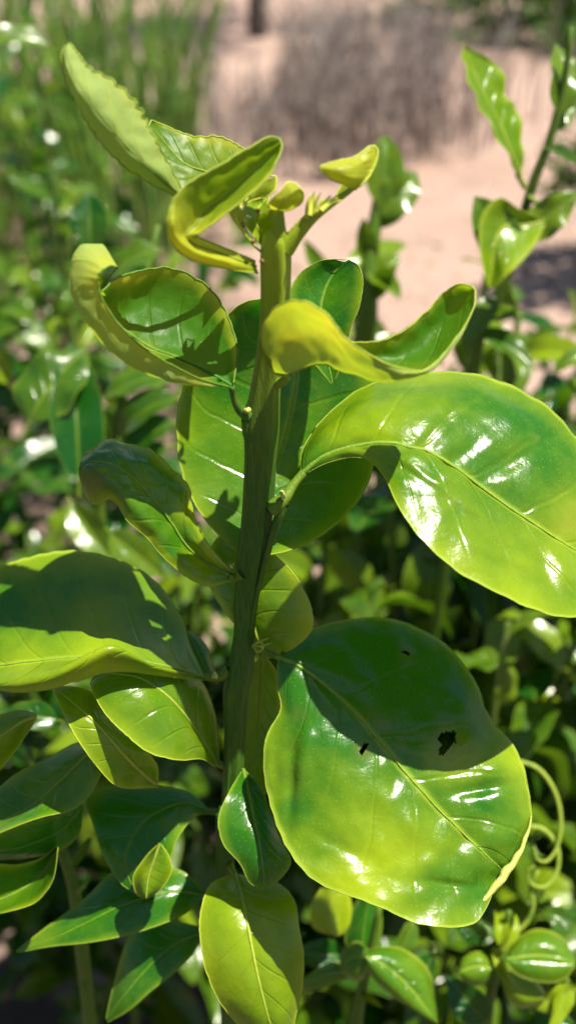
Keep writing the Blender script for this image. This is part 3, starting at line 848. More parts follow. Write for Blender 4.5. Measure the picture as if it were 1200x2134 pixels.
# small dark two-lobed leaf below the stem foot
leaf(shoot, [zl([(505, 1605), (478, 1650), (455, 1705), (465, 1760), (500, 1800), (520, 1838), (545, 1852)], [31.9, 31.0, 30.6, 30.4, 30.4, 30.5, 30.6]),
             zl([(507, 1604), (518, 1650), (530, 1705), (540, 1745), (546, 1790), (550, 1825), (550, 1853)], [31.9, 31.1, 30.6, 30.3, 30.2, 30.3, 30.5]),
             zl([(510, 1605), (545, 1645), (565, 1700), (588, 1755), (606, 1795), (585, 1830), (556, 1852)], [31.9, 31.3, 31.0, 30.8, 30.7, 30.7, 30.6])],
     M_LEAF, 1, young=0.05, crinkle=0.7, nv=36, nu=24, rib=0.6, seed=32, groove=0.4)
# bright hanging leaf
leaf(shoot, [zl([(485, 1822), (440, 1842), (418, 1900), (418, 1960), (432, 2030), (465, 2095), (510, 2150), (570, 2210)], [32.6, 31.9, 31.4, 31.1, 31.0, 31.1, 31.4, 32]),
             zl([(490, 1822), (503, 1865), (514, 1915), (524, 1970), (536, 2030), (552, 2095), (568, 2150), (590, 2212)], [32.6, 31.6, 31.0, 30.7, 30.6, 30.7, 31.0, 31.8]),
             zl([(496, 1822), (575, 1840), (612, 1875), (622, 1930), (632, 1995), (628, 2060), (612, 2130), (598, 2212)], [32.6, 32.0, 31.5, 31.3, 31.3, 31.4, 31.6, 32])],
     M_LEAF, 1, young=0.48, crinkle=0.7, nv=48, nu=32, rib=0.6, seed=33, bulge=0.7, blobs=[(480, 2000, 100, 0.2)],
     petiole=[(472, 1785, 33.4, 18), (482, 1808, 33.0, 14), (490, 1824, 32.6, 13)])
# dark leaf at lower left with a small folded leaf in front
leaf(shoot, [zl([(440, 1690), (390, 1650), (310, 1636), (225, 1640), (180, 1665), (192, 1710), (215, 1780), (250, 1838), (285, 1862)], [33.2, 33.6, 33.8, 33.8, 33.6, 33.3, 33.0, 32.8, 32.7]),
             zl([(440, 1692), (385, 1672), (335, 1688), (300, 1710), (275, 1745), (262, 1785), (265, 1820), (278, 1850), (292, 1868)], [33.2, 33.1, 33, 32.9, 32.8, 32.7, 32.7, 32.7, 32.7]),
             zl([(440, 1696), (410, 1700), (385, 1725), (365, 1760), (355, 1800), (345, 1830), (330, 1850), (315, 1866), (300, 1872)], [33.2, 33, 32.8, 32.6, 32.5, 32.5, 32.5, 32.6, 32.7])],
     M_LEAF, 1, young=0.0, crinkle=0.6, nv=40, nu=28, rib=0.5, seed=34,
     petiole=[(478, 1690, 33, 20), (455, 1692, 33.1, 14), (436, 1690, 33.2, 13)])
leaf(shoot, [zl([(332, 1758), (305, 1785), (280, 1825), (285, 1860), (302, 1872)], 32), zl([(333, 1758), (322, 1790), (310, 1825), (306, 1855), (305, 1872)], 31.6),
             zl([(336, 1760), (352, 1785), (358, 1815), (340, 1848), (308, 1872)], 32)], M_LEAF, 1, young=0.35, nu=14, nv=20, rib=0.5, seed=35,
     blobs=[(300, 1815, 25, 0.3)])
# lance-shaped dark leaves below
leaf(shoot, [zl([(425, 1862), (380, 1815), (310, 1808), (240, 1815), (170, 1878), (100, 1930), (36, 1980)], [34, 34.2, 34.3, 34.3, 34.1, 33.9, 33.8]),
             zl([(425, 1865), (370, 1858), (310, 1868), (250, 1888), (180, 1922), (110, 1955), (34, 1983)], [34, 33.7, 33.5, 33.4, 33.4, 33.5, 33.8]),
             zl([(424, 1870), (385, 1905), (320, 1932), (250, 1952), (180, 1965), (110, 1972), (38, 1985)], [34, 33.6, 33.3, 33.2, 33.2, 33.4, 33.8])],
     M_LEAF, 1, young=0.0, crinkle=0.4, nv=40, nu=24, rib=0.5, seed=36, blobs=[(80, 1965, 50, 0.4)])
leaf(shoot, [zl([(428, 1935), (370, 1920), (310, 1915), (265, 1960), (240, 2040), (222, 2120)], [35, 35.2, 35.3, 35.3, 35.2, 35]),
             zl([(428, 1940), (380, 1960), (335, 1990), (295, 2030), (258, 2075), (222, 2126)], [35, 34.7, 34.5, 34.5, 34.6, 35]),
             zl([(428, 1945), (400, 1990), (360, 2030), (315, 2065), (270, 2105), (226, 2130)], [35, 34.6, 34.3, 34.3, 34.5, 35])],
     M_LEAF, 1, young=0.0, crinkle=0.4, nv=36, nu=24, rib=0.5, seed=37)

# ------------------------------------------------------------------ shared leaf shapes for the neighbouring plants
def make_variant(name, wf, curl, fold, wave, twist, seed, nu=8, nv=14, tipsharp=1.0):
    """unit-length leaf along +Y, upper side +Z"""
    rng = random.Random(seed)
    vs, fs, uvs = [], [], []
    cx, cz, ang = 0.0, 0.0, curl * -0.25
    spine = []
    y = z = 0.0
    for i in range(nv + 1):
        spine.append((y, z, ang))
        y += math.cos(ang) / nv
        z += math.sin(ang) / nv
        ang -= curl / nv
    for i in range(nv + 1):
        t = i / nv
        wd = wf * 0.5 * (math.sin(math.pi * min(1, t ** (0.78 * tipsharp))) ** 0.75) * (1 if t < 0.98 else 0.6)
        if i in (0, nv):
            wd = 0.004
        yy, zz, a = spine[i]
        tw = twist * (t - 0.3)
        for j in range(nu + 1):
            u = -1 + 2 * j / nu
            x = wd * u * math.cos(fold * abs(u) * 0.5)
            h = wd * abs(u) * math.sin(fold * (0.4 + 0.6 * abs(u))) + wave * wd * abs(u) ** 1.5 * math.sin(t * 14 + (2 if u > 0 else 0) + seed)
            h += 0.10 * wd * math.sin(math.pi * abs(u))
            xr = x * math.cos(tw) - h * math.sin(tw)
            hr = x * math.sin(tw) + h * math.cos(tw)
            vs.append(Vector((xr, yy - math.sin(a) * hr, zz + math.cos(a) * hr)))
            uvs.append((j / nu, t))
    for i in range(nv):
        for j in range(nu):
            a = i * (nu + 1) + j
            fs.append((a, a + 1, a + nu + 2, a + nu + 1))
    # petiole
    n0 = len(vs)
    pv, pf = tube_data([Vector((0, -0.12, -0.02)), Vector((0, -0.03, -0.004)), Vector((0, 0.05, -0.004))], [0.013, 0.012, 0.008], 5, cap=False)
    vs += pv
    uvs += [(0.5, 0.0)] * len(pv)
    fs += [tuple(q + n0 for q in f) for f in pf]
    me = mesh_from(name, vs, fs, M_BACK)
    ul = me.uv_layers.new(name='UVMap')
    ul.data.foreach_set('uv', [q for lp in me.loops for q in uvs[lp.vertex_index]])
    return me


VAR = [make_variant('leaf', 0.46, 0.5, 0.35, 0.10, 0.2, 1), make_variant('leaf', 0.50, 0.9, 0.25, 0.15, -0.3, 2),
       make_variant('leaf', 0.42, 0.25, 0.6, 0.12, 0.5, 3), make_variant('leaf', 0.40, 1.5, 0.5, 0.1, 0.1, 4),
       make_variant('leaf', 0.52, 0.7, 0.15, 0.25, -0.5, 5), make_variant('leaf', 0.36, -0.7, 0.8, 0.1, 0.3, 6),
       make_variant('leaf', 0.45, 2.2, 0.7, 0.15, -0.2, 7)]
V_ROUND = [make_variant('leaf', 0.72, 1.5, -0.35, 0.05, 0.1, 11, 12, 18), make_variant('leaf', 0.66, 1.2, -0.2, 0.08, -0.2, 12, 12, 18)]
V_CURL = [make_variant('leaf', 0.22, 4.6, 1.0, 0.1, 0.2, 13, 6, 26), make_variant('leaf', 0.25, 3.8, 1.1, 0.1, -0.4, 14, 6, 26)]
V_LONG = [make_variant('leaf', 0.34, 0.5, 0.5, 0.12, 0.3, 15, 8, 18), make_variant('leaf', 0.30, 0.9, 0.7, 0.1, -0.3, 16, 8, 18)]


def put_leaf(parent, me, root, tip_dir, normal, length, tint, wscale=1.0):
    """place a shared leaf mesh; parent root carries only a translation"""
    y = tip_dir.normalized()
    z = normal - y * normal.dot(y)
    if z.length < 1e-4:
        z = y.orthogonal()
    z.normalize()
    x = y.cross(z)
    o = bpy.data.objects.new('leaf', me)
    COL.objects.link(o)
    o.parent = parent
    m = Matrix(((x.x, y.x, z.x), (x.y, y.y, z.y), (x.z, y.z, z.z)))
    o.rotation_mode = 'QUATERNION'
    o.rotation_quaternion = m.to_quaternion()
    o.scale = (length * wscale, length, length)
    p = parent
    org = Vector((0, 0, 0))
    while p is not None:
        org += Vector(p.location)
        p = p.parent
    o.location = root - org
    o['tint'] = float(tint)
    return o


def px_leaf(parent, me, b_, t_, tint=0.2, face=None, wscale=1.0):
    """leaf from photo point b_ to t_ (px, py, z cm)"""
    a = P(b_[0], b_[1], b_[2] * 0.01)
    c = P(t_[0], t_[1], t_[2] * 0.01)
    d = c - a
    n = (CAM - a).normalized() + Vector((0, 0, 0.6)) if face is None else Vector(face)
    return put_leaf(parent, me, a, d, n, d.length, tint, wscale)


def stem_part(parent, pts, r0, r1, mat=M_TWIG, yel=0.2, name='stem'):
    n = len(pts)
    vs, fs = tube_data(pts, [r0 + (r1 - r0) * i / (n - 1) for i in range(n)], 7)
    me = mesh_from(name, vs, fs, mat)
    set_attr(me, 'yel', [yel] * len(vs))
    return child(name, me, parent)


def too_close(p, lim=0.43):
    d = p - CAM
    z = d.dot(FWD)
    return z < lim


def seedling(x, y, h, nleaf, label, lean=(0, 0), group='citrus seedlings of the hedge', llen=0.06, seed=0, tint=(0.0, 0.35), lo=0.35,
             branches=3, variants=VAR, lim=0.43, name='citrus_seedling'):
    rng = random.Random(seed * 17 + 5)
    z0 = ground_z(x, y)
    t = thing(name, label, 'plant', (x, y, z0 - 0.01), group)
    tip = Vector((x + lean[0], y + lean[1], z0 + h))
    pts = []
    for i in range(9):
        s = i / 8
        pts.append(Vector((x, y, z0 - 0.01)).lerp(tip, s) + Vector((rng.uniform(-1, 1), rng.uniform(-1, 1), 0)) * 0.012 * math.sin(math.pi * s))
    stem_part(t, pts, 0.006, 0.0018)
    axes = [(pts, lo, nleaf)]
    for k in range(branches):
        s = rng.uniform(0.3, 0.8)
        a = rng.uniform(0, 6.283)
        p0 = spline(pts, s)
        ln = h * rng.uniform(0.18, 0.32)
        p2 = p0 + Vector((math.cos(a) * ln * 0.55, math.sin(a) * ln * 0.55, ln * 0.8))
        p1 = p0.lerp(p2, 0.5) + Vector((math.cos(a), math.sin(a), 0)) * ln * 0.08
        bp = [p0, p1, p2]
        if too_close(p2, lim) or too_close(p1, lim):
            continue
        stem_part(t, [spline(bp, i / 5) for i in range(6)], 0.003, 0.0012, name='branch')
        axes.append((bp, 0.15, max(5, int(nleaf * 0.45))))
    for pts_, lo_, n_ in axes:
        a = rng.uniform(0, 6.28)
        for i in range(n_):
            s = lo_ + (1 - lo_) * (i + 0.5) / n_
            a += 2.4 + rng.uniform(-0.4, 0.4)
            p = spline(pts_, s)
            el = rng.uniform(-0.5, 0.75) + (0.5 if s > 0.9 else 0)
            d = Vector((math.cos(a) * math.cos(el), math.sin(a) * math.cos(el), math.sin(el)))
            ln = llen * rng.uniform(0.65, 1.25) * (1.0 if s < 0.9 else 0.7)
            root = p + d * ln * 0.12
            if too_close(root + d * ln, lim) or too_close(root, lim):
                continue
            nrm = Vector((0, 0, 1)) + Vector((rng.uniform(-.7, .7), rng.uniform(-.7, .7), 0))
            ti = rng.uniform(*tint) + (0.25 if s > 0.9 else 0) + (0.35 if rng.random() < 0.08 else 0)
            m_ = rng.choice(variants)
            q = root + d * ln * .5 - CAM
            zz = q.dot(FWD)
            if abs(q.dot(RGT) / zz * FPX) > 820 or abs(q.dot(UPV) / zz * FPX) > 1300:
                continue        # nothing of it shows in the photograph
            put_leaf(t, m_, root, d, nrm, ln, ti)
    return t


def gxy(px, py, zc):
    p = P(px, py, zc * 0.01)
    return p.x, p.y


# ---- shoot with the long folded leaf, upper right
def traced_shoot(label, pts, group, name='citrus_seedling', r=(0.0020, 0.0013), yel=0.25):
    top = [P(a, bq, c * 0.01) for a, bq, c in pts]
    low = top[-1]
    z0 = ground_z(low.x, low.y)
    bs = Vector((low.x - 0.03, low.y + 0.05, z0 - 0.01))
    t = thing(name, label, 'plant', bs, group)
    pl = [spline(top, i / 14) for i in range(15)] + [low.lerp(bs, 0.4), low.lerp(bs, 0.8), bs]
    stem_part(t, pl[::-1], r[0] * 1.5, r[1], M_STEM, yel)
    return t


GR = 'citrus seedlings of the hedge'
e = traced_shoot('slender citrus shoot with a long folded leaf standing out against bare sand', [(1188, 60, 44), (1175, 170, 45), (1145, 290, 46), (1105, 395, 47), (1060, 560, 48.5), (1000, 690, 50)], GR)
leaf(e, [zl([(1085, 372), (1050, 312), (1012, 245), (985, 192), (966, 135), (962, 92)], [46.5, 45.6, 45.2, 45.0, 45.1, 45.4]), zl([(1086, 368), (1064, 318), (1040, 255), (1012, 205), (985, 145), (964, 94)], [46.5, 46.0, 45.8, 45.6, 45.5, 45.4]),
         zl([(1088, 364), (1087, 295), (1078, 232), (1052, 200), (1042, 140), (968, 98)], [46.5, 46.3, 46.4, 46.2, 46.0, 45.4])], M_LEAF, 1, young=0.42, nu=20, nv=30, seed=60, rib=0.7, ripple=1.5)
leaf(e, [zl([(1132, 458), (1085, 438), (1040, 412), (1004, 448), (998, 512), (1014, 592)], [46.5, 46, 45.6, 45.4, 45.4, 45.8]), zl([(1133, 462), (1090, 470), (1055, 470), (1032, 500), (1026, 545), (1018, 597)], [46.5, 46.4, 46.2, 46, 46, 46]),
         zl([(1134, 466), (1112, 512), (1082, 548), (1054, 572), (1038, 592), (1024, 602)], [46.5, 45.8, 45.4, 45.3, 45.5, 45.9])], M_LEAF, 1, young=0.5, nu=20, nv=26, seed=61, rib=0.7)
rod('petiole', e, [(1094, 392, 46.9, 12), (1076, 362, 46.6, 9), (1080, 372, 46.5, 8)], M_STEM, .5, 7)
rod('petiole', e, [(1100, 410, 46.9, 12), (1140, 440, 46.6, 9), (1132, 460, 46.5, 8)], M_STEM, .5, 7)
px_leaf(e, VAR[0], (1062, 560, 47), (1015, 410, 45), 0.25, (0.3, -1, 0.2), 1.3)
px_leaf(e, VAR[4], (1090, 500, 47), (1190, 395, 45), 0.5, (-0.5, -1, 0.3), 1.0)
px_leaf(e, VAR[1], (1165, 240, 45.5), (1215, 60, 44), 0.4, (0.3, -1, 0.2), 0.9)
px_leaf(e, VAR[2], (1140, 310, 46), (1230, 345, 46), 0.15, (0, -0.6, 1), 0.8)
px_leaf(e, VAR[0], (1150, 270, 46), (1215, 200, 46), 0.3, (0.4, -0.8, 0.4), 0.9)
px_leaf(e, VAR[0], (1035, 620, 49), (960, 700, 48), 0.35, (0, -.6, 1), 0.9)
px_leaf(e, V_LONG[0], (1000, 690, 50), (1115, 730, 48), 0.2, (0, -.5, 1), 1.2)
px_leaf(e, VAR[0], (1010, 660, 50), (1080, 640, 49), 0.45, (0, -.7, .8), 1.1)

# ---- small leafy shoot between the tip and the sand
d = traced_shoot('small leafy citrus shoot with an upright tuft rising behind the tip', [(800, 300, 55), (790, 400, 55.5), (778, 480, 56), (768, 560, 56.5), (765, 640, 57), (760, 700, 58)], GR, r=(0.005, 0.0022))
for a_, c_, m_, ti in [((795, 430, 55.5), (815, 275, 54), 0, .3), ((790, 450, 55.5), (875, 345, 54), 1, .25), ((785, 420, 55.5), (860, 300, 55), 4, .2), ((780, 470, 56), (868, 385, 55), 2, .35),
                        ((785, 400, 55.5), (780, 300, 55), 2, .6), ((770, 560, 56.5), (738, 445, 56), 5, .3), ((768, 580, 56.5), (835, 530, 56), 0, .35), ((770, 560, 56.5), (832, 610, 55), 2, .3),
                        ((766, 620, 57), (850, 545, 56), 5, .3), ((764, 640, 57), (730, 560, 57), 0, .2)]:
    px_leaf(d, VAR[m_], a_, c_, ti + .1, (random.uniform(-.2, .9), -1, 0.5), 1.25)

# ---- broad dark leaves close behind at the left
l1 = traced_shoot('citrus seedling with broad dark arching leaves beside the shoot', [(330, 470, 52), (300, 600, 52), (270, 760, 52), (230, 950, 53), (210, 1100, 54)], GR)
for a_, c_, v_, ti, f_, ws in [((190, 520, 51), (180, 395, 50), VAR[0], .05, (0, -1, .2), 1.5), ((330, 520, 51), (205, 525, 50), VAR[1], .25, (0, -.5, 1), 1.2),
                               ((60, 880, 50), (130, 690, 49), VAR[4], .2, (-.2, -.6, 1), 1.4), ((165, 1000, 50), (160, 690, 49), V_LONG[0], 0, (.3, -1, .1), 1.1),
                               ((370, 830, 51), (195, 820, 49), VAR[3], .15, (0, -.5, 1), 1.1), ((365, 880, 51), (200, 890, 49), VAR[3], .1, (0, -.4, 1), 1.1),
                               ((350, 930, 51), (195, 960, 49), VAR[3], .1, (0, -.4, 1), 1.0), ((360, 780, 52), (210, 760, 50), VAR[1], .2, (0, -.4, 1), 1.0),
                               ((150, 1050, 50), (240, 1190, 49), VAR[2], .35, (0, -1, .5), 1.0), ((20, 800, 53), (-40, 700, 52), VAR[2], .7, (0, -1, .5), 1.0),
                               ((230, 1110, 48), (330, 1200, 47), VAR[0], .4, (0, -1, .6), 1.1)]:
    px_leaf(l1, v_, a_, c_, ti, f_, ws)

px_leaf(l1, V_LONG[0], (100, 95, 60), (-60, 30, 58), .3, (.1, -.5, 1), 1.2)
# ---- round glossy leaves and curled leaves, lower right
r1 = traced_shoot('citrus seedling with small puffy rounded glossy leaves beneath the spotted leaf', [(790, 1890, 40), (770, 1990, 41), (750, 2080, 42), (740, 2150, 43)], GR)
leaf(r1, [zl([(760, 1985), (800, 1973), (850, 1984), (890, 2020), (904, 2070), (909, 2128)], 40.4), zl([(760, 1992), (790, 2004), (825, 2030), (860, 2065), (885, 2098), (911, 2130)], 39.4),
          zl([(760, 2000), (772, 2030), (800, 2062), (835, 2088), (870, 2108), (909, 2133)], 39.6)], M_LEAF, 1, young=0.25, nu=20, nv=24, seed=50, bulge=2.0, groove=0.8)
leaf(r1, [zl([(772, 1984), (745, 1962), (715, 1978), (707, 2004)], 40.6), zl([(770, 1996), (746, 1994), (724, 2000), (710, 2014)], 39.8),
          zl([(766, 2012), (756, 2040), (734, 2044), (714, 2026)], 40.2)], M_LEAF, 1, young=0.3, nu=16, nv=16, seed=51, bulge=1.6)
leaf(r1, [zl([(700, 1952), (654, 1935), (648, 1890), (668, 1852)], 41.4), zl([(706, 1950), (690, 1930), (690, 1890), (696, 1850)], 41), zl([(714, 1946), (727, 1925), (732, 1890), (724, 1850)], 41.4)],
     M_LEAF, 1, young=0.8, nu=14, nv=16, seed=52)
leaf(r1, [zl([(752, 2000), (722, 1970), (722, 1920), (745, 1875)], 42.4), zl([(756, 2000), (755, 1965), (760, 1920), (768, 1875)], 42), zl([(762, 2000), (788, 1965), (795, 1920), (790, 1878)], 42.4)],
     M_LEAF, 1, young=0.05, nu=14, nv=16, seed=53)
leaf(r1, [zl([(740, 2030), (700, 2005), (660, 2020), (622, 2050)], 41.5), zl([(740, 2034), (700, 2026), (660, 2040), (622, 2058)], 41), zl([(740, 2038), (705, 2045), (660, 2062), (622, 2066)], 41.2)],
     M_LEAF, 1, young=0.25, nu=14, nv=16, seed=54)
for a_, c_, v_, ti, f_, ws in [((720, 1990, 43), (620, 1985, 42), VAR[0], .05, (0, -.6, 1), 1.1), ((745, 2060, 42), (825, 2112, 41), VAR[5], .7, (0, -.8, .8), .5),
                               ((860, 1920, 43), (840, 2000, 42), VAR[0], .3, (.3, -1, .4), 1.3), ((900, 1990, 44), (850, 2090, 43), VAR[0], .1, (-.5, -.6, .3), 1.2)]:
    px_leaf(r1, v_, a_, c_, ti, f_, ws)
r2 = traced_shoot('citrus seedling with tightly curled tendril-like leaves and yellow flush', [(1060, 1900, 42), (1040, 1980, 43), (1020, 2080, 44), (1010, 2150, 45)], GR)
leaf(r2, [zl([(1055, 1992), (1080, 1952), (1125, 1936), (1172, 1955), (1197, 1998)], 41.6), zl([(1055, 1998), (1090, 1992), (1130, 1990), (1166, 1996), (1199, 2006)], 40.6),
          zl([(1055, 2006), (1080, 2032), (1130, 2047), (1172, 2042), (1197, 2014)], 40.4)], M_LEAF, 1, young=0.25, nu=20, nv=24, seed=55, bulge=2.0, groove=0.7)
leaf(r2, [zl([(1018, 2008), (1000, 1985), (972, 1990), (956, 2014)], 41.6), zl([(1022, 2020), (1000, 2014), (976, 2018), (957, 2026)], 40.8), zl([(1018, 2034), (1004, 2052), (978, 2052), (960, 2036)], 41.2)],
     M_LEAF, 1, young=0.35, nu=16, nv=16, seed=56, bulge=2.0)
leaf(r2, [zl([(1050, 2030), (1052, 2070), (1080, 2100), (1128, 2095)], 41.4), zl([(1056, 2026), (1075, 2055), (1100, 2072), (1132, 2080)], 41), zl([(1062, 2024), (1090, 2036), (1120, 2048), (1135, 2068)], 41.4)],
     M_LEAF, 1, young=0.55, nu=14, nv=16, seed=57, bulge=1.2)
for a_, c_, v_, ti, f_, ws in [((1040, 1970, 42), (1060, 1915, 41), VAR[6], .95, (0, -1, .6), .8), ((1040, 1980, 42), (1105, 1955, 41), VAR[3], .95, (.4, -1, .6), .7),
                               ((1060, 2060, 42), (1040, 2010, 41), VAR[3], .95, (0, -1, .5), .6), ((1010, 2130, 43), (945, 2060, 42), VAR[0], .0, (0, -1, .5), 1.3),
                               ((1180, 2050, 42), (1150, 2150, 41), VAR[2], .9, (0, -1, .5), 1.0), ((1200, 2060, 42), (1130, 2120, 41), VAR[4], .95, (0, -1, .5), 1.0),
                               ((1120, 1880, 44), (1190, 1850, 43), V_CURL[1], .35, (-.3, -.8, .6), 1.0), ((1150, 1760, 44), (1210, 1700, 43), V_CURL[0], .3, (.6, -.6, .3), 1.0),
                               ((1130, 1900, 44), (1210, 1920, 43), VAR[1], .15, (0, -.6, 1), 1.0), ((1010, 1960, 43), (960, 1930, 42), VAR[0], .05, (0, -1, .4), 1.2),
                               ((1110, 2110, 43), (1200, 2140, 42), VAR[0], .05, (0, -.6, 1), 1.2)]:
    px_leaf(r2, v_, a_, c_, ti, f_, ws)
for pth in ([(1070, 1585), (1120, 1602), (1155, 1650), (1168, 1710), (1160, 1765), (1138, 1795), (1116, 1788), (1112, 1765)],
            [(1085, 1722), (1130, 1728), (1160, 1765), (1160, 1815), (1135, 1848), (1106, 1842), (1098, 1818), (1112, 1805)],
            [(1050, 1955), (1090, 1930), (1110, 1890), (1105, 1850), (1120, 1815)]):
    rod('curled_blade', r2, [(x_, y_, 43.5 - .12 * k, 11 - .8 * k) for k, (x_, y_) in enumerate(pth)], M_RIB, 0.45, 7)
# ---- leaves entering at the lower left
b1 = traced_shoot('citrus seedling with cream-edged cupped leaves below the large half-folded leaf', [(60, 1560, 38), (100, 1700, 38.5), (150, 1830, 39), (170, 1960, 40)], GR)
leaf(b1, [zl([(78, 1488), (40, 1480), (0, 1490), (-60, 1510)], 31.6), zl([(76, 1494), (45, 1505), (8, 1530), (-50, 1560)], 31.2),
          zl([(76, 1500), (52, 1535), (22, 1578), (-14, 1625)], 31.8)], M_LEAF, 1, young=0.55, nu=14, nv=20, seed=40)
leaf(b1, [zl([(205, 1538), (150, 1552), (92, 1585), (40, 1610), (0, 1640), (-60, 1700)], 32.4), zl([(210, 1545), (162, 1592), (112, 1640), (60, 1682), (0, 1712), (-65, 1745)], 31.6),
          zl([(216, 1550), (212, 1612), (166, 1678), (90, 1702), (0, 1736), (-60, 1762)], [31.9, 31.6, 31.2, 31.0, 31.0, 31.4])], M_LEAF, 1, young=0.18, nu=22, nv=30, seed=41, bulge=0.6)
leaf(b1, [zl([(170, 1676), (120, 1700), (60, 1715), (0, 1740), (-60, 1765)], 31.8), zl([(172, 1680), (130, 1730), (80, 1755), (10, 1775), (-60, 1780)], 32.4),
          zl([(175, 1684), (165, 1740), (120, 1775), (40, 1790), (-55, 1795)], 33)], M_LEAF, 1, young=0.0, nu=18, nv=24, seed=42)
leaf(b1, [zl([(120, 1762), (82, 1790), (40, 1802), (0, 1800), (-50, 1795)], 32.4), zl([(119, 1768), (90, 1818), (50, 1850), (0, 1874), (-50, 1885)], 33),
          zl([(122, 1766), (112, 1830), (72, 1880), (0, 1904), (-50, 1910)], 31.8)], M_LEAF, 1, young=0.2, nu=18, nv=24, seed=43, edge_yel=0.8)
for a_, c_, v_, ti, f_, ws in [((120, 1500, 40), (0, 1470, 39), VAR[1], .1, (0, -.6, 1), 1.0), ((190, 1745, 39), (120, 1840, 38), VAR[5], .4, (0, -1, .5), .5),
                               ((180, 1840, 39), (130, 1850, 38), VAR[5], .8, (0, -1, .5), .5)]:
    px_leaf(b1, v_, a_, c_, ti, f_, ws)

# ---- the hedge row: individual seedlings
SPOTS = []
rg = random.Random(3)
adj_where = ['']
seeds = []
# (x, y, height) left block: reaches far back; right block: lower and nearer
for (x, y, h) in [(-0.30, 0.58, .74), (-0.20, 0.66, .74), (-0.38, 0.72, .80), (-0.27, 0.82, .80), (-0.14, 0.80, .70), (-0.48, 0.90, .84), (-0.34, 0.98, .84),
                  (-0.22, 1.00, .78), (-0.12, 1.05, .68), (-0.60, 1.20, .86), (-0.45, 1.22, .88), (-0.30, 1.28, .80), (-0.80, 1.6, .9), (-0.58, 1.65, .92), (-0.38, 1.7, .84),
                  (-0.18, 0.56, .60), (-0.06, 0.66, .56), (-0.10, 0.52, .55), (-0.26, 0.46, 0), (-0.16, 0.42, 0), (-0.36, 0.56, .70),
                  (0.10, 0.66, .54), (0.19, 0.74, .58), (0.28, 0.66, .66), (0.34, 0.78, .64), (0.25, 0.88, .54), (0.13, 0.82, .50), (0.03, 0.74, .50),
                  (0.38, 0.68, .72), (0.06, 0.56, .50), (0.16, 0.58, .54), (0.25, 0.54, .60), (0.20, 0.46, .54), (0.10, 0.46, .48), (0.02, 0.48, .46),
                  (0.0, 0.92, .44), (0.16, 0.96, .46), (0.29, 0.46, .60), (0.33, 0.60, .70)]:
    seeds.append((x, y, h))
for (px_, py_, z_) in [(900, 650, .62), (960, 610, .72), (1040, 650, .55), (1120, 600, .62), (1195, 570, .56), (850, 720, .74), (820, 1040, .70), (1010, 800, .54),
                       (1150, 770, .52), (900, 900, .62), (690, 1150, .62), (1210, 720, .66), (1090, 700, .78), (760, 1180, .8), (990, 1230, .62), (1150, 1250, .55)]:
    tp = P(px_, py_, z_)
    seeds.append((tp.x, tp.y, tp.z - ground_z(tp.x, tp.y)))
for k, (x, y, h) in enumerate(seeds):
    ln_ = (rg.uniform(-.05, .05), rg.uniform(-.05, .05))
    if h == 0:
        continue            # gap in the row
    if x < -0.15:
        row = 'near' if y < 0.7 else ('middle' if y < 1.1 else 'back')
        lab = {'near': 'dark leafy citrus seedling in the near row of the tall hedge',
               'middle': 'dark leafy citrus seedling in the middle row of the tall hedge',
               'back': 'tall citrus seedling in the back row of the hedge beside fine green weeds'}[row]
        grp = row + ' row of the tall hedge'
    elif k >= 39 and h > 0.62:
        lab, grp = 'citrus seedling standing near the sandy edge of the hedge', 'seedlings at the edge of the sand'
    elif y < 0.62:
        lab, grp = 'low shaded citrus seedling growing beneath the large spotted leaf', 'low seedlings beneath the spotted leaf'
    else:
        lab, grp = 'low citrus seedling farther in the hedge under the big glossy leaf', 'low seedlings under the glossy leaf'
    seedling(x, y, h, (38 if x < -.15 else 30) if y < 1.3 else 26, lab, lean=ln_, seed=k + 1,
             group=grp, branches=4 if y < 1.3 else 3, lo=0.25, llen=0.056, tint=(-0.1, 0.28) if x < -.15 else (-0.05, 0.4))


# ------------------------------------------------------------------ far vegetation
def blades(name, label, cat, area, n, hgt, width, mat, seed, lean=0.12, branch=False):
    rng = random.Random(seed)
    vs, fs = [], []
    for k in range(n):
        x, y = area(rng)
        z0 = ground_z(x, y) - 0.01
        h = hgt * rng.uniform(0.5, 1.15) * (0.5 if branch and -0.3 < x < 0.02 and y > 3.9 else 1.0)
        a = rng.uniform(0, 6.28)
        l = lean * h * rng.uniform(0.2, 1.6)
        wv = width * rng.uniform(0.6, 1.4)
        p = [Vector((x + math.cos(a) * l * s * s, y + math.sin(a) * l * s * s, z0 + h * s)) for s in (0, 0.35, 0.7, 1.0)]
        v_, f_ = tube_data(p, [wv, wv * 0.9, wv * 0.7, wv * 0.2], 3, cap=False)
        n0 = len(vs)
        vs += v_
        fs += [tuple(q + n0 for q in f) for f in f_]
        if branch:
            for q in range(4):
                s = rng.uniform(0.35, 0.95)
                b0 = spline(p, s)
                aa = rng.uniform(0, 6.28)
                b1_ = b0 + Vector((math.cos(aa) * .5, math.sin(aa) * .5, 0.9)) * h * rng.uniform(.1, .25)
                v_, f_ = tube_data([b0, b1_], [wv * .5, wv * .2], 3, cap=False)
                n0 = len(vs)
                vs += v_
                fs += [tuple(q2 + n0 for q2 in f) for f in f_]
    o = bpy.data.objects.new(name, mesh_from(name, vs, fs, mat, False))
    COL.objects.link(o)
    o['kind'] = 'stuff'
    o['label'] = label
    o['category'] = cat
    return o


def dry_area(r):
    x = r.gauss(0.22, 0.38)
    return x, r.uniform(4.0 + 1.2 * max(0, x - 0.35), 5.6)


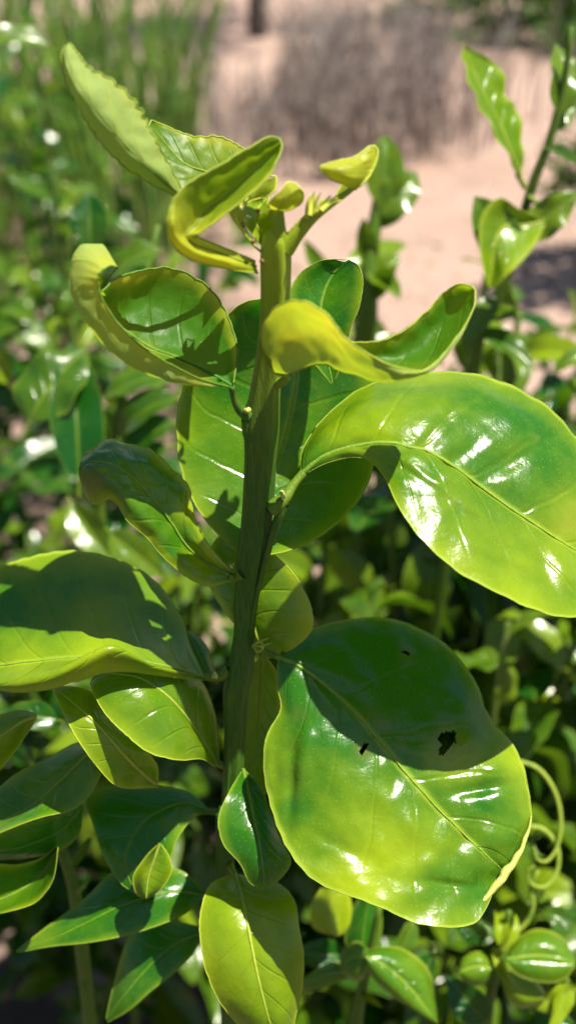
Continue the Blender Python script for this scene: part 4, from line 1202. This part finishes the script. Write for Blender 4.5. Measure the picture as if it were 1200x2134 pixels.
blades('dry_weeds', 'stand of dry grey-brown weed stalks at the edge of the sandy path', 'dry weeds',
       dry_area, 560, 0.54, 0.0055, M_DRY, 4, 0.25, True)
blades('green_weeds', 'tall fine green weeds growing beyond the hedge', 'weeds',
       lambda r: (r.uniform(-1.5, -0.28), r.uniform(2.6, 4.2)), 330, 0.8, 0.008, M_GRASS, 5, 0.25, True)
# pebbles and litter
rng = random.Random(9)
vs, fs = [], []
for k in range(900):
    x, y = rng.uniform(-1.2, 2.2), rng.uniform(0.4, 5.5)
    s = rng.uniform(0.003, 0.012) if rng.random() < .85 else rng.uniform(0.012, 0.035)
    c = Vector((x, y, ground_z(x, y) + s * 0.2))
    n0 = len(vs)
    for q in [(1, 0, 0), (-1, 0, 0), (0, 1, 0), (0, -1, 0), (0, 0, .7), (0, 0, -.7)]:
        vs.append(c + Vector(q) * s * rng.uniform(.7, 1.3))
    fs += [tuple(n0 + i for i in f) for f in [(0, 2, 4), (2, 1, 4), (1, 3, 4), (3, 0, 4), (2, 0, 5), (1, 2, 5), (3, 1, 5), (0, 3, 5)]]
o = bpy.data.objects.new('gravel', mesh_from('gravel', vs, fs, M_STONE))
COL.objects.link(o)
o['kind'] = 'stuff'
o['label'] = 'small scattered stones on the sandy soil'
o['category'] = 'gravel'


# trees standing on the far side
def crown_mesh(c, rx, rz, n, size, seed):
    rng = random.Random(seed)
    vs, fs, uvs = [], [], []
    cl = [Vector((rng.gauss(0, .5) * rx, rng.gauss(0, .5) * rx, rng.uniform(-1, 1) * rz * .8)) for _ in range(22)]
    for k in range(n):
        p = c + rng.choice(cl) + Vector((rng.gauss(0, .17) * rx, rng.gauss(0, .17) * rx, rng.gauss(0, .17) * rz))
        if p.z < 0.05:
            continue
        a = Vector((rng.gauss(0, 1), rng.gauss(0, 1), rng.gauss(0, .6))).normalized()
        bb = a.orthogonal().normalized()
        bb = Quaternion(a, rng.uniform(0, 6.28)) @ bb
        s = size * rng.uniform(.6, 1.3)
        n0 = len(vs)
        vs += [p - a * s, p + bb * s * .42, p + a * s, p - bb * s * .42]
        uvs += [(.5, 0), (.9, .5), (.5, 1), (.1, .5)]
        fs.append((n0, n0 + 1, n0 + 2, n0 + 3))
    me = mesh_from('crown', vs, fs, M_BACK, False)
    ul = me.uv_layers.new(name='UVMap')
    ul.data.foreach_set('uv', [q for lp in me.loops for q in uvs[lp.vertex_index]])
    return me


def tree(x, y, h, r, label, seed, name='orchard_tree', tr=0.075, cz=None, rz=None, n=5000, size=0.05):
    z0 = ground_z(x, y) - 0.02
    t = thing(name, label, 'tree', (x, y, z0))
    top = Vector((x + .05, y, z0 + h))
    pts = [Vector((x, y, z0)), Vector((x + .02, y, z0 + h * .3)), Vector((x, y + .03, z0 + h * .65)), top]
    stem_part(t, pts, tr, tr * .4, M_BARK, 0.0, 'trunk')
    rng = random.Random(seed)
    for k in range(5):
        a = k * 1.256 + rng.uniform(-.3, .3)
        p0 = spline(pts, rng.uniform(.45, .8))
        stem_part(t, [p0, p0 + Vector((math.cos(a) * r * .35, math.sin(a) * r * .35, h * .14)), p0 + Vector((math.cos(a) * r * .7, math.sin(a) * r * .7, h * .22))], tr * .4, tr * .12, M_BARK, 0, 'limb')
    cr_ = child('crown', crown_mesh(Vector((x, y, z0 + (cz or h))), r, rz or r * .8, n, size, seed), t)
    cr_['kind'] = 'stuff'
    cr_['tint'] = 0.15
    return t


tree(-0.21, 8.0, 2.3, 1.1, 'dark slim-trunked tree shading the ground beyond the dry weeds', 1)
tree(2.05, 7.4, 0.8, .7, 'wider bushy green shrub beside the sandy path', 2, 'shrub', .03, .45, .5, 3500, .045)
tree(1.2, 8.8, 0.8, .7, 'pale green shrub beyond the dry weeds', 3, 'shrub', .03, .45, .45, 2500, .045)

tree(1.02, 2.85, 0.75, .30, 'rounded dark bush beside the sandy path shading the sand', 4, 'shrub', .02, .55, .3, 2600, .03)
tree(1.45, 7.8, 0.6, .6, 'bright green low shrub past the end of the sandy path', 5, 'shrub', .03, .3, .35, 2600, .04)
# fallen dry leaves, too small to tell apart
rng = random.Random(12)
vs, fs = [], []
for k in range(700):
    x, y = rng.uniform(-1.2, 2.4), rng.uniform(1.2, 6.0)
    z = ground_z(x, y) + 0.006
    a = rng.uniform(0, 6.28)
    l = rng.uniform(0.012, 0.03)
    d1 = Vector((math.cos(a), math.sin(a), rng.uniform(-.1, .3))) * l
    d2 = Vector((-math.sin(a), math.cos(a), rng.uniform(-.2, .4))) * l * .4
    c = Vector((x, y, z))
    n0 = len(vs)
    vs += [c - d1, c + d2, c + d1, c - d2]
    fs.append((n0, n0 + 1, n0 + 2, n0 + 3))
o = bpy.data.objects.new('leaf_litter', mesh_from('leaf_litter', vs, fs, M_DRYLEAF, False))
COL.objects.link(o)
o['kind'] = 'stuff'
o['label'] = 'dry brown fallen leaves scattered on the sand'
o['category'] = 'leaf litter'
